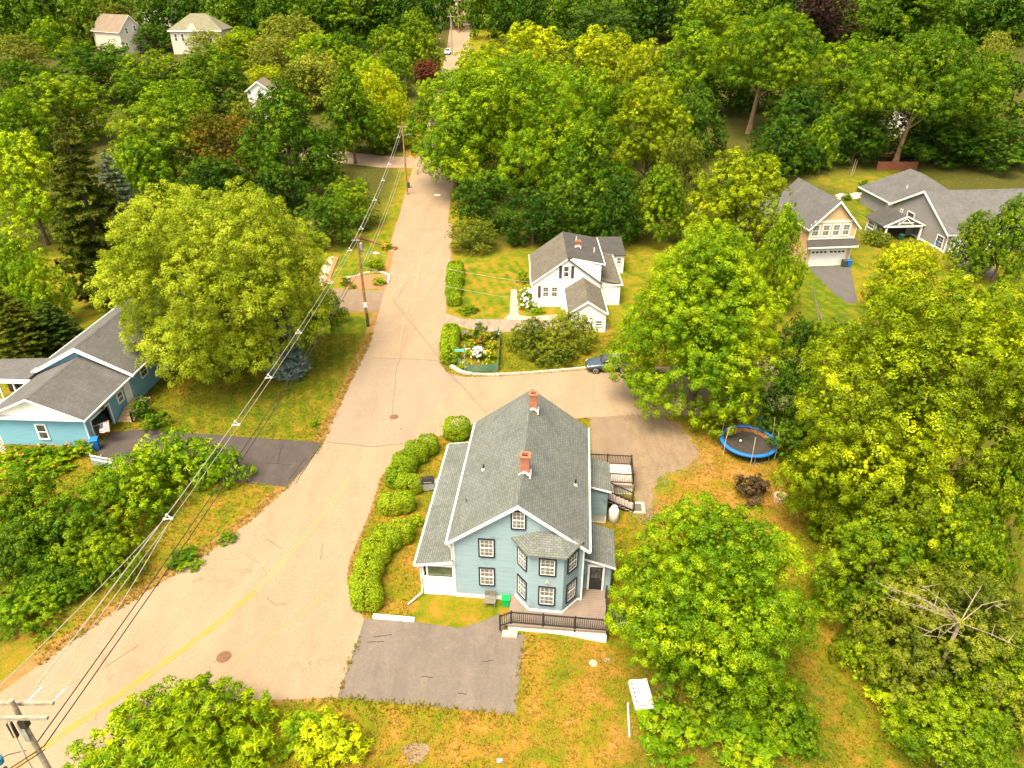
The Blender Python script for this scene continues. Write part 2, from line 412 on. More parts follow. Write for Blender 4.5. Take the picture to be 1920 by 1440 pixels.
for cx, cy, r, s in ((1403, 800, 3.2, .75), (1330, 880, 2.6, .55), (540, 700, 1.6, .6), (1240, 1300, 1.6, .7), (780, 1415, 1.0, .5), (1060, 1290, 2.0, .4), (1100, 1250, 1.2, .45), (1010, 1250, 1.6, .35), (130, 955, 2.0, .7), (1430, 1240, 2.0, .5), (855, 890, 2.2, .5), (755, 1080, 2.4, .35), (1500, 985, 1.2, .5)):
    X, Y, _ = at(cx, cy); dirt = np.maximum(dirt, s * np.exp(-((fx - X) ** 2 + (fy - Y) ** 2) / (r * r)))
mow = sum(soft(fx, fy, ZONES[k][0], 1.0) for k in ('lawnL', 'lawnW', 'lawnG', 'lawnN', 'lawnO')); mow = np.clip(mow, 0, 1)
wood = np.clip((fy - 96) / 14, 0, 1) * np.clip((np.abs(fx + 14) - 6) / 4, 0, 1)
for k in ('lawnO', 'lawnG', 'beyond', 'lawnN', 'backL'): wood = wood * (1 - soft(fx, fy, ZONES[k][0], 3.0))
GL = G((1520, 330), (1690, 320), (1690, 345), (1620, 372), (1530, 345)); wood = wood * (1 - 0.8 * soft(fx, fy, GL, 3))
for poly in (G((0, 1000), (220, 1000), (300, 960), (230, 1080), (0, 1200)), G((1560, 1000), (1920, 900), (1920, 1440), (1760, 1440), (1640, 1250)), G((1240, 1290), (1530, 1290), (1550, 1440), (1200, 1440)), G((1440, 620), (1900, 560), (1920, 900), (1500, 900)), G((0, 560), (110, 560), (60, 640), (0, 650)), G((870, 470), (1180, 450), (1190, 420), (860, 430))):
    wood = np.maximum(wood, 0.85 * soft(fx, fy, poly, 2.5))

def ground_material():
    m, n, l, b = nt('ground')
    P = n.new('ShaderNodeNewGeometry').outputs['Position']
    A = lambda k: (lambda q: (setattr(q, 'attribute_name', k), q.outputs['Fac'])[1])(n.new('ShaderNodeAttribute'))
    f1 = noise(n, l, P, 0.55, 6, 0.6, 0.6); f2 = noise(n, l, P, 2.3, 5, 0.65, 0.3); f3 = noise(n, l, P, 9.0, 3, 0.7)
    s = math_(n, l, 'ADD', A('dry'), math_(n, l, 'MULTIPLY', math_(n, l, 'SUBTRACT', f1, 0.5), 1.25))
    s = math_(n, l, 'ADD', s, math_(n, l, 'MULTIPLY', math_(n, l, 'SUBTRACT', f2, 0.5), 0.55))
    s = math_(n, l, 'ADD', s, math_(n, l, 'MULTIPLY', math_(n, l, 'SUBTRACT', f3, 0.5), 0.30))
    mp = n.new('ShaderNodeMapping'); mp.inputs['Rotation'].default_value = (0, 0, R(-14)); l.new(P, mp.inputs[0])
    wv = n.new('ShaderNodeTexWave'); wv.wave_type = 'BANDS'; wv.bands_direction = 'X'; wv.inputs['Scale'].default_value = 0.24; wv.inputs['Distortion'].default_value = 0.6; l.new(mp.outputs[0], wv.inputs['Vector'])
    s = math_(n, l, 'ADD', s, math_(n, l, 'MULTIPLY', math_(n, l, 'MULTIPLY', math_(n, l, 'SUBTRACT', wv.outputs['Fac'], 0.5), A('mow')), 0.13))
    r = ramp(n, [(0.18, (0.070, 0.115, 0.004)), (0.36, (0.135, 0.150, 0.005)), (0.50, (0.205, 0.155, 0.010)), (0.64, (0.285, 0.155, 0.024)), (0.82, (0.370, 0.200, 0.062))])
    l.new(s, r.inputs[0])
    soil = ramp(n, [(0.35, (0.34, 0.185, 0.075)), (0.65, (0.24, 0.115, 0.040))]); l.new(f2, soil.inputs[0])
    dm = ramp(n, [(0.42, (0, 0, 0)), (0.62, (1, 1, 1))]); l.new(math_(n, l, 'ADD', A('dirt'), math_(n, l, 'MULTIPLY', math_(n, l, 'SUBTRACT', f2, 0.5), 0.8)), dm.inputs[0])
    c = mixc(n, l, math_(n, l, 'MULTIPLY', dm.outputs[0], 0.85), r.outputs[0], soil.outputs[0])
    wf = ramp(n, [(0.35, (0.050, 0.040, 0.012)), (0.5, (0.055, 0.065, 0.008)), (0.68, (0.110, 0.075, 0.020))]); l.new(f2, wf.inputs[0])
    c = mixc(n, l, A('wood'), c, wf.outputs[0])
    g = ramp(n, [(0.3, (0.7,) * 3), (0.7, (1.25,) * 3)]); l.new(noise(n, l, P, 26, 3, 0.7), g.inputs[0])
    c = mixc(n, l, 0.7, c, mixc(n, l, 1.0, c, g.outputs[0], 'MULTIPLY'))
    l.new(c, b.inputs['Base Color']); b.inputs['Roughness'].default_value = 0.95; b.inputs['Specular IOR Level'].default_value = 0.1
    bump(n, l, b, f3, 0.9, 0.12); return m
me = bpy.data.meshes.new('ground')
V = np.stack([fx, fy, gz], 1).astype(np.float32)
ii = np.arange(ny_ * nx_).reshape(ny_, nx_)
F4 = np.stack([ii[:-1, :-1].ravel(), ii[:-1, 1:].ravel(), ii[1:, 1:].ravel(), ii[1:, :-1].ravel()], 1).astype(np.int32)
def fast_mesh(me, V, F, mat=None, var=None):
    k = F.shape[1]
    me.vertices.add(len(V)); me.vertices.foreach_set('co', V.astype(np.float32).ravel())
    me.loops.add(F.size); me.loops.foreach_set('vertex_index', F.astype(np.int32).ravel())
    me.polygons.add(len(F)); me.polygons.foreach_set('loop_start', np.arange(0, F.size, k, dtype=np.int32))
    if mat: me.materials.append(mat)
    me.update(calc_edges=True)
    if var is not None:
        a = me.attributes.new('var', 'FLOAT', 'FACE'); a.data.foreach_set('value', var.astype(np.float32))
    return me
fast_mesh(me, V, F4, ground_material())
for nm, arr in (('dry', dry), ('dirt', dirt), ('mow', mow), ('wood', wood)):
    a = me.attributes.new(nm, 'FLOAT', 'POINT'); a.data.foreach_set('value', arr.astype(np.float32))
me.polygons.foreach_set('use_smooth', [True] * len(me.polygons))
tag(put('ground', me), 'lawns, verges and wood floor around the houses', kind='structure')

# sky is the world; roads follow
def asphalt(name, c1, c2, stain, cracks=0.0, sc=0.5, grain=1.0):
    m, n, l, b = nt(name)
    P = n.new('ShaderNodeNewGeometry').outputs['Position']
    mp = n.new('ShaderNodeMapping'); mp.inputs['Scale'].default_value = (1.0, 0.25, 1); mp.inputs['Rotation'].default_value = (0, 0, R(20)); l.new(P, mp.inputs[0])
    f1 = noise(n, l, mp.outputs[0], sc, 6, 0.62, 0.5); f2 = noise(n, l, P, 0.9, 5, 0.65); f3 = noise(n, l, P, 30, 3, 0.7); f4 = noise(n, l, P, 5.5, 4, 0.75)
    r = ramp(n, [(0.3, c1), (0.7, c2)]); l.new(f1, r.inputs[0])
    k = ramp(n, [(0.5, (0, 0, 0)), (0.75, (1, 1, 1))]); l.new(f2, k.inputs[0])
    c = mixc(n, l, math_(n, l, 'MULTIPLY', k.outputs[0], 0.5), r.outputs[0], stain)
    g = ramp(n, [(0.25, (1 - .28 * grain,) * 3), (0.75, (1 + .22 * grain,) * 3)]); l.new(f3, g.inputs[0])
    c = mixc(n, l, 1.0, c, g.outputs[0], 'MULTIPLY')
    g4 = ramp(n, [(0.3, (0.90,) * 3), (0.7, (1.08,) * 3)]); l.new(f4, g4.inputs[0]); c = mixc(n, l, 1.0, c, g4.outputs[0], 'MULTIPLY')
    if cracks:
        vo = n.new('ShaderNodeTexVoronoi'); vo.feature = 'DISTANCE_TO_EDGE'; vo.inputs['Scale'].default_value = 0.32
        dp = n.new('ShaderNodeMix'); dp.data_type = 'VECTOR'; dp.inputs[0].default_value = 0.10
        nz = n.new('ShaderNodeTexNoise'); nz.inputs['Scale'].default_value = 1.4; nz.inputs['Detail'].default_value = 5; l.new(P, nz.inputs['Vector'])
        l.new(P, dp.inputs[4]); sc_ = n.new('ShaderNodeVectorMath'); sc_.operation = 'SCALE'; sc_.inputs[3].default_value = 14; l.new(nz.outputs['Color'], sc_.inputs[0]); l.new(sc_.outputs[0], dp.inputs[5])
        l.new(dp.outputs[1], vo.inputs['Vector'])
        cr = ramp(n, [(0.0, (1, 1, 1)), (0.012, (0, 0, 0))]); l.new(vo.outputs['Distance'], cr.inputs[0])
        gate = ramp(n, [(0.50, (0, 0, 0)), (0.60, (1, 1, 1))]); l.new(noise(n, l, P, 0.23, 3), gate.inputs[0])
        c = mixc(n, l, math_(n, l, 'MULTIPLY', math_(n, l, 'MULTIPLY', cr.outputs[0], gate.outputs[0]), cracks), c, (0.10, 0.075, 0.05))
    l.new(c, b.inputs['Base Color']); b.inputs['Roughness'].default_value = 0.92; b.inputs['Specular IOR Level'].default_value = 0.2
    bump(n, l, b, f3, 0.35, 0.02); MATS[name] = m; return m
ROADM = asphalt('road_asphalt', (0.282, 0.205, 0.134), (0.232, 0.167, 0.108), (0.305, 0.224, 0.147), 0.5)
PATCHM = asphalt('road_patch', (0.252, 0.192, 0.138), (0.218, 0.165, 0.120), (0.275, 0.209, 0.150), 0.25)
DRIVEM = asphalt('drive_asphalt', (0.162, 0.133, 0.110), (0.112, 0.092, 0.078), (0.205, 0.162, 0.122), 0.15, 0.8)
DRIVED = asphalt('dark_drive', (0.075, 0.062, 0.056), (0.055, 0.046, 0.043), (0.105, 0.080, 0.066), 0.5, 0.9)
DRIVEB = asphalt('brown_drive', (0.20, 0.145, 0.10), (0.165, 0.118, 0.082), (0.25, 0.175, 0.11), 0.0, 0.9)
GRAVM = asphalt('gravel', (0.25, 0.18, 0.115), (0.165, 0.12, 0.08), (0.31, 0.19, 0.095), 0.0, 1.6, 3.0)
sheet('road', road_all, 0.016, ROADM)
sheet('road_patch', G((694, 671), (823, 677), (838, 700), (870, 707), (820, 760), (760, 830), (700, 838), (612, 829), (625, 785), (645, 745), (668, 695)), 0.021, PATCHM)
L2, R2 = [], []
for (cx, cy, w) in ((None, None, None), (-15.0, 125, 8.3), (-15.3, 140, 8.6), (-15.6, 155, 8.4), (-15.9, 175, 8), (-16.5, 205, 8), (-17.4, 240, 8), (-18.6, 275, 8), (-20.5, 315, 8), (-23, 360, 8), (-26, 420, 8)):
    if cx is None: L2.append((ROAD_L[-1][0] + .05, 99.0)); R2.append((ROAD_R[0][0] - .05, 99.0))
    else: L2.append((cx - w / 2, cy)); R2.append((cx + w / 2, cy))
def fine(pts, k=4): return [tuple(a[i] + (b[i] - a[i]) * j / k for i in (0, 1)) for a, b in zip(pts[:-1], pts[1:]) for j in range(k)] + [pts[-1]]
L2, R2 = fine(L2), fine(R2)
L2[0] = (L2[0][0], L2[0][1]); ribbon('road', L2, R2, 0.03, ROADM)
ribbon('side_street', fine([(-18, 150.5), (-26, 151.5), (-36, 155), (-50, 162)]), fine([(-18, 143.5), (-26, 144.0), (-36, 147.5), (-50, 154)]), 0.022, ROADM)

# paint, seams and cracks on the road
YEL = M('worn_yellow_paint', (0.46, 0.205, 0.006), (0.34, 0.19, 0.055), 1.4, 0.7)
YELF = M('faded_yellow_paint', (0.36, 0.235, 0.075), (0.31, 0.215, 0.11), 1.6, 0.8)
TAR = M('crack_seal', (0.11, 0.082, 0.058), (0.16, 0.12, 0.08), 3, 0.8)
TARD = M('dark_crack', (0.022, 0.018, 0.016), (0.035, 0.028, 0.024), 3, 0.9)
SANDL = M('sand_line', (0.34, 0.20, 0.055), (0.28, 0.185, 0.09), 2, 0.9)
cl = smooth_poly([(-30.5, 14.2)] + G((60, 1417), (180, 1333), (300, 1250), (400, 1176), (480, 1108)), 2)
cl2 = smooth_poly(G((480, 1108), (560, 1020), (625, 940), (655, 895)), 2)
for off in (-0.115, 0.115):
    q = [(p[0] + off * 0.8, p[1] - off * 0.6) for p in cl]; strip('yellow_line', q, 0.15, 0.026, YEL)
    q = [(p[0] + off * 0.9, p[1] - off * 0.4) for p in cl2]; strip('yellow_line', q, 0.10, 0.026, YELF)
strip('yellow_line', G((747, 655), (757, 600), (768, 560)), 0.10, 0.026, YELF); strip('yellow_line', G((778, 540), (786, 500), (794, 470)), 0.12, 0.026, YELF)
for p in (((640, 1092), (590, 1130), (545, 1165), (505, 1197), (440, 1240)),): strip('edge_line', smooth_poly(G(*p), 1), 0.09, 0.024, SANDL)
def wob(p, s, a):
    rr = random.Random(s); o = []
    for q, w in zip(p[:-1], p[1:]):
        for j in range(5): t = j / 5; o.append((q[0] + (w[0] - q[0]) * t + rr.uniform(-a, a), q[1] + (w[1] - q[1]) * t + rr.uniform(-a, a)))
    return o + [p[-1]]
for k, p in enumerate((((694, 671), (760, 673), (823, 677)), ((612, 829), (700, 838), (760, 831)), ((735, 560), (775, 610), (845, 700), (912, 775)), ((780, 500), (745, 560)), ((735, 790), (742, 700), (752, 665)), ((200, 1250), (260, 1210)), ((500, 1120), (515, 1135), (540, 1132)), ((500, 1010), (530, 1030)), ((607, 1020), (600, 1050)), ((690, 640), (720, 640)), ((838, 697), (850, 712), (860, 720)))):
    strip('tar_crack', wob(G(*p), k, 0.06), 0.05 + 0.02 * (k < 3), 0.028, TAR)

# drives, gravel, paths
PAD = G((683, 1160), (778, 1166), (862, 1178), (905, 1165), (938, 1150), (947, 1182), (984, 1192), (966, 1341), (632, 1308), (668, 1210))
sheet('driveway', PAD, 0.011, DRIVEM); 
for k, p in enumerate((((700, 1195), (735, 1190)), ((690, 1205), (720, 1203)), ((790, 1268), (812, 1270)), ((860, 1300), (875, 1302)), ((905, 1240), (925, 1238)))): strip('tar_crack', wob(G(*p), 40 + k, 0.05), 0.05, 0.019, TARD)
sheet('driveway', G((178, 846), (205, 812), (255, 805), (400, 815), (606, 830), (580, 868), (553, 914), (465, 907), (330, 890), (200, 870)), 0.0105, DRIVED)
for k, p in enumerate((((553, 908), (583, 862), (600, 836)), ((500, 868), (545, 872)), ((530, 836), (520, 868)), ((540, 900), (575, 858)))): strip('tar_crack', wob(G(*p), 20 + k, 0.05), 0.06, 0.019, TARD)
sheet('driveway', G((610, 541), (725, 545), (716, 585), (620, 583)), 0.010, DRIVEB)
sheet('driveway', G((836, 588), (870, 598), (980, 599), (1080, 602), (1140, 606), (1140, 622), (1000, 622), (900, 622), (846, 608), (831, 618)), 0.010, asphalt('patched_drive', (0.30, 0.225, 0.165), (0.17, 0.13, 0.105), (0.36, 0.27, 0.19), 0.2, 1.4))
sheet('driveway', G((1106, 783), (1166, 779), (1190, 856), (1192, 905), (1112, 905)), 0.011, DRIVEB)
gyp = G((1166, 779), (1235, 775), (1290, 810), (1312, 850), (1300, 875), (1248, 885), (1222, 905), (1228, 945), (1222, 972), (1195, 970), (1188, 905), (1190, 856))
_r = random.Random(2); gyp = [(x + _r.uniform(-.22, .22), y + _r.uniform(-.22, .22)) if 8 < i < 62 else (x, y) for i, (x, y) in enumerate(smooth_poly(gyp, 3))]
sheet('gravel_yard', gyp, 0.008, GRAVM)
peb = MB()
for _ in range(1500):
    i = _r.randrange(len(gyp)); x, y = gyp[i]; x += _r.gauss(0, .5); y += _r.gauss(0, .5); s = _r.uniform(.02, .055)
    if abs(x - 6) > 1.2 or y > 42: peb.prism([(x - s, y - s * .6, .004), (x + s * .8, y - s * .7, .004), (x + s, y + s * .6, .004), (x - s * .6, y + s, .004)], (0, 0, s * .7))
tag(peb.build('gravel', M('pebble', (.27, .195, .125), (.18, .13, .085), 5, .9)), 'loose gravel along the edges of the gravel yard', kind='stuff')
sheet('driveway', G((1514, 500), (1594, 499), (1608, 566), (1590, 570), (1560, 547)), 0.010, asphalt('grey_drive', (0.105, 0.098, 0.094), (0.085, 0.08, 0.077), (0.13, 0.115, 0.10), 0.0, 0.9))
sheet('driveway', G((1782, 470), (1850, 470), (1870, 520), (1800, 520)), 0.010, DRIVEM)
PATHM = M('path_concrete', (0.44, 0.33, 0.23), (0.36, 0.27, 0.19), 1.5, 0.9)
sheet('path', G((958, 543), (970, 543), (972, 590), (990, 594), (1045, 590), (1045, 600), (955, 600), (945, 597), (956, 588)), 0.016, PATHM)
sheet('path', G((600, 505), (618, 480), (632, 482), (616, 520), (606, 536), (596, 536)), 0.015, PATHM)
cx, cy, _ = at(1630, 403); sheet('patio', [(cx + 2.3 * math.cos(a), cy + 2.6 * math.sin(a)) for a in np.linspace(0, 6.28, 24)[:-1]], 0.014, M('pale_paving', (0.62, 0.52, 0.42), (0.48, 0.40, 0.32), 2))
cx, cy, _ = at(779, 1413); sheet('gravel_patch', [(cx + (.62 + .16 * math.sin(3 * a)) * math.cos(a), cy + (.72 + .14 * math.cos(2 * a)) * math.sin(a)) for a in np.linspace(0, 6.28, 26)[:-1]], 0.006, GRAVM)
# ------------------------------------------------------------------ foliage builders
UPV = np.array([0, 0, 1.0])
def unit(a): return a / (np.linalg.norm(a, axis=-1, keepdims=True) + 1e-9)
def leaf_cloud(C, A, Rd, K, size, g, flat=0.6, asp=0.42, tufts_var=None, hang=0.0):
    """K leaves on a dome round each sprig centre C with axis A: returns quad vertices and a hue value per leaf"""
    n = len(C); N = n * K
    Cr = np.repeat(C, K, 0); Ar = np.repeat(A, K, 0); Rr = np.repeat(np.broadcast_to(Rd, (n,)), K)[:, None]
    d = unit(unit(g.normal(size=(N, 3))) + Ar * 0.75)
    da = (d * Ar).sum(1, keepdims=True)
    pos = Cr + (d - Ar * da * (1 - flat)) * Rr * g.uniform(0.62, 1.0, (N, 1))
    nr = unit(d * 0.95 + Ar * 0.30 + g.normal(size=(N, 3)) * 0.13)
    t = unit(np.cross(nr, g.normal(size=(N, 3)))) 
    if hang: t = unit(t + d * 0.6 - UPV * hang); nr = unit(nr - t * (nr * t).sum(1, keepdims=True))
    b = np.cross(nr, t)
    s = size * g.uniform(0.65, 1.3, (N, 1))
    q = np.stack([pos - t * s * .4 - b * s * asp, pos - t * s * .4 + b * s * asp, pos + t * s * .65], 1).reshape(-1, 3)
    tv = tufts_var if tufts_var is not None else g.uniform(0, 1, n)
    var = np.repeat(tv, K) * 0.66 + g.uniform(0, 1, N) * 0.34
    return q, var
def to_mesh(name, parts):
    q = np.concatenate([p[0] for p in parts]); var = np.concatenate([p[1] for p in parts])
    F = np.arange(len(q)).reshape(-1, 3)
    return fast_mesh(bpy.data.meshes.new(name), q, F, LEAF['green'], var)
def crown(w, h, seed, leafsize=0.4, lobes=26, tuft=0.75, K=14, dens=1.0, wide=0.40, open_=0.0, name='crown', dome=0.0, hang=0.0, asp=0.42, core=.55, low=.62, point=0.0):
    """broadleaf crown, w wide, h tall, base at z=0: boughs (lobes) carrying sprigs of leaves"""
    g = np.random.default_rng(seed); Rw = w / 2
    def prof(t):
        lo = (low + (1 - low) * np.sin(np.clip(t / wide, 0, 1) * np.pi / 2)) if not dome else np.ones_like(t)
        x_ = np.clip((t - wide) / (1 - wide), 0, 1)
        hi = np.clip(1 - x_ ** (2 - .75 * point), 0, 1) ** (.5 + .32 * point)
        return np.where(t < wide, lo, hi)
    tt = (np.arange(lobes) + 0.5) / lobes; tt = 0.06 + 0.86 * tt ** 0.92
    ang = np.arange(lobes) * 2.39996 + g.uniform(-.5, .5, lobes)
    rr = prof(tt) * Rw * g.uniform(0.62, 0.95, lobes)
    lr = Rw * g.uniform(0.19, 0.36, lobes) * np.where(tt > 0.8, 0.9, 1)
    rr = np.minimum(rr, np.maximum(prof(tt) * Rw * 1.10 - lr, 0.05))
    LC = np.stack([rr * np.cos(ang), rr * np.sin(ang), tt * h - lr * 0.35], 1)
    LC[:, 2] = np.clip(LC[:, 2], lr * 0.55, h - lr * 0.85)
    # core boughs close the middle
    kc = 5; cz = np.linspace(0.25, 0.75, kc) * h
    LC = np.concatenate([LC, np.stack([g.normal(0, Rw * .08, kc), g.normal(0, Rw * .08, kc), cz], 1)]); lr = np.concatenate([lr, np.full(kc, Rw * .38)])
    Cs, As, Ts = [], [], []
    area = (4 * np.pi * lr ** 2); per = np.maximum(6, (area / (tuft * tuft) * 0.58 * dens).astype(int))
    lv = g.uniform(0, 1, len(lr))
    for i in range(len(lr)):
        d = unit(g.normal(size=(per[i], 3))); d = d[d[:, 2] > -0.55]
        sq = np.array([1, 1, 0.85])
        p = LC[i] + d * lr[i] * sq * g.uniform(0.80, 1.12, (len(d), 1))
        keep = np.ones(len(p), bool)
        for j in range(len(lr)):
            if j != i: keep &= np.linalg.norm((p - LC[j]) / sq, axis=1) > lr[j] * 0.74
        if open_: keep &= g.uniform(0, 1, len(p)) > open_
        p, d = p[keep], d[keep]
        out = unit(p - np.array([0, 0, h * 0.35]))
        Cs.append(p); As.append(unit(d * 0.45 + out * 0.35 + UPV * 0.65 + g.normal(size=d.shape) * 0.22)); Ts.append(np.clip(lv[i] * .4 + g.uniform(0, .6, len(p)), 0, 1))
    C, A, T = np.concatenate(Cs), np.concatenate(As), np.concatenate(Ts)
    q, var = leaf_cloud(C, A, tuft * g.uniform(0.36, 0.66, len(C)), K, leafsize, g, 0.85, asp, T, hang)
    # inner foliage: fewer, larger sprays nearer the limbs
    if core:
        ci = np.repeat(np.arange(len(lr)), np.maximum(8, (lr * lr * core / (leafsize * leafsize)).astype(int))); d = unit(g.normal(size=(len(ci), 3)))
        pc = LC[ci] + d * (lr[ci] * g.uniform(0.35, 0.80, len(ci)))[:, None] * np.array([1, 1, .85])
        q2, v2 = leaf_cloud(pc, unit(d + UPV * .6), leafsize * .8, 3, leafsize * 1.7, g, .8, .5, np.clip(lv[ci] * .5 + .2, 0, 1))
        q = np.concatenate([q, q2]); var = np.concatenate([var, v2])
    q[:, 2] = np.maximum(q[:, 2], 0.02)
    return to_mesh(name, [(q, var)])
def spruce(w, h, seed, leafsize=0.42, tiers=26, per=11, K=9, name='crown', shag=1.0):
    """conifer crown: whorls of drooping boughs with short needle sprays"""
    g = np.random.default_rng(seed); Cs, As, Ts = [], [], []
    for k in range(tiers):
        t = k / (tiers - 1); z = 0.03 * h + t * 0.95 * h; L = w / 2 * (1 - t) ** 0.68 * (0.55 + 0.45 * min(1, t / 0.12)) + 0.12
        for j in range(max(4, int(per * (1 - 0.55 * t)))):
            a = g.uniform(0, 6.283); Lb = L * g.uniform(0.72, 1.10); m = max(2, int(Lb / 0.34)); v = g.uniform(0, 1)
            u = np.linspace(0.25, 1, m); dr = np.array([math.cos(a), math.sin(a)])
            zz = z - Lb * 0.34 * u + 0.22 * Lb * u ** 3 * shag
            side = g.normal(0, 0.14 * Lb, m) * u
            P_ = np.stack([dr[0] * Lb * u - dr[1] * side, dr[1] * Lb * u + dr[0] * side, zz], 1)
            Cs.append(P_); As.append(unit(np.tile([dr[0] * .55, dr[1] * .55, 0.75], (m, 1)) + g.normal(size=(m, 3)) * .2)); Ts.append(np.clip(v * .5 + g.uniform(0, .5, m), 0, 1))
    C, A, T = np.concatenate(Cs), np.concatenate(As), np.concatenate(Ts)
    q, var = leaf_cloud(C, A, 0.30, K, leafsize, g, 0.5, 0.17, T, 0.25)
    q[:, 2] = np.maximum(q[:, 2], 0.02)
    return to_mesh(name, [(q, var)])
def hedge_mesh(blobs, seed, size=0.11, dens=210, name='hedge'):
    """clipped hedge: small leaves thick on the skin of merged rounded masses (x,y,z,rx,ry,rz)"""
    g = np.random.default_rng(seed); parts = []
    B = np.array(blobs, float)
    for i, (x, y, z, a, b, c) in enumerate(B):
        n = int(4 * np.pi * ((a * b + b * c + a * c) / 3) * dens)
        d = unit(g.normal(size=(n, 3))); e = np.sign(d) * np.abs(d) ** 0.72; e = e / (np.abs(e) ** 2.6).sum(1, keepdims=True) ** (1 / 2.6)   # squarish
        lump = 1 + 0.035 * np.sin(e @ np.array([5.1, 3.7, 4.3]) + i) + 0.03 * np.sin(e @ np.array([-4, 6.2, 2.1]) * 2)
        dep = g.uniform(0.90, 1.01, (n, 1)) * lump[:, None]
        p = np.array([x, y, z]) + e * np.array([a, b, c]) * dep
        keep = p[:, 2] > 0.03
        for j, (x2, y2, z2, a2, b2, c2) in enumerate(B):
            if j != i: keep &= (((np.abs((p - [x2, y2, z2]) / [a2, b2, c2])) ** 2.4).sum(1) > 0.72)
        p = p[keep]; dd = d[keep]
        ax = unit(dd + UPV * 0.25 + g.normal(size=p.shape) * 0.25)
        parts.append(leaf_cloud(p, ax, size * 0.9, 2, size, g, 0.7, 0.4))
    return to_mesh(name, parts)
def shrub_mesh(w, h, seed, size=0.2, tuft=0.42, K=12, dens=1.0, lobes=14, open_=0.05, name='foliage', hang=0.0, asp=0.42): return crown(w, h, seed, size, lobes, tuft, K, dens, 0.30, open_, name, 0.0, hang, asp, .4)

def trunk_mesh(h, r0, seed, crown_base=0.3, spread=0.35, limbs=7, lean=(0, 0), n=8, twist=0.15):
    """tapered trunk with forking limbs, unit heights in metres"""
    rr = random.Random(seed); b = MB(); top = h * 0.72
    k = 8; P_ = []; Rr = []
    for i in range(k):
        t = i / (k - 1); P_.append((lean[0] * t ** 1.3 + rr.uniform(-1, 1) * twist * t, lean[1] * t ** 1.3 + rr.uniform(-1, 1) * twist * t, top * t)); Rr.append(r0 * (1.35 if i == 0 else 1) * (1 - 0.82 * t))
    b.tube(P_, Rr, n)
    for j in range(limbs):
        t = crown_base + (0.95 - crown_base) * j / limbs; i = min(int(t * (k - 1)), k - 2); f = t * (k - 1) - i
        s = Vector(P_[i]).lerp(Vector(P_[i + 1]), f); r = Rr[i] * 0.55; a = j * 2.4 + rr.uniform(-.5, .5); L = spread * h * rr.uniform(.7, 1.1) * (1 - 0.4 * t)
        dx, dy = math.cos(a), math.sin(a)
        pts = [s, s + Vector((dx * L * .35, dy * L * .35, L * .30)), s + Vector((dx * L * .7, dy * L * .7, L * .62)), s + Vector((dx * L * .95, dy * L * .95, L * .98))]
        b.tube(pts, [r, r * .75, r * .45, r * .12], 5)
        m = pts[2]; b.tube([pts[1], pts[1] + Vector((-dy * L * .3, dx * L * .3, L * .35))], [r * .5, r * .1], 4)
    return b

# shared crowns, 14 m across at full size
VAR = {}
for k in range(5): VAR['round', k] = crown(14, 14, 100 + k, 0.225, 27, 1.15, 46, 1.0, 0.40)
for k in range(3): VAR['tall', k] = crown(14, 14, 130 + k, 0.225, 30, 1.15, 46, 1.0, 0.26, point=.7)
for k in range(2): VAR['open', k] = crown(14, 14, 150 + k, 0.225, 32, 0.95, 30, 0.85, 0.42, 0.2, hang=0.3)
for k in range(2): VAR['spruce', k] = spruce(14, 28, 160 + k, 0.80, 26, 13, 16)
for k in range(3): VAR['shrub', k] = shrub_mesh(3, 2.4, 170 + k, 0.10, 0.42, 44, 1.0, 13)
for k in range(3): VAR['bigshrub', k] = shrub_mesh(7, 4, 190 + k, 0.13, 0.66, 44, 1.0, 24)
for k in range(2): VAR['bigwispy', k] = shrub_mesh(6, 2.6, 195 + k, 0.18, 0.55, 26, 0.85, 22, 0.15, hang=0.4, asp=0.2)
for k in range(2): VAR['wispy', k] = shrub_mesh(3, 2.4, 180 + k, 0.16, 0.42, 25, 0.8, 13, 0.22, hang=0.4, asp=0.2)
SIZE = {'round': (14, 14), 'tall': (14, 14), 'open': (14, 14), 'spruce': (14, 28), 'shrub': (3, 2.4), 'wispy': (3, 2.4), 'bigshrub': (7, 4), 'bigwispy': (6, 2.6)}
TRK = [trunk_mesh(14, 0.32, 300 + k, 0.25).mesh('trunk', BARK) for k in range(3)]
TRS = MB().tube([(0, 0, 0), (0, 0, 9), (0, 0, 13.6)], [0.3, 0.16, 0.03], 7).mesh('trunk', BARK)
def paint(o, m): o.material_slots[0].link = 'OBJECT'; o.material_slots[0].material = m
_vc = {}
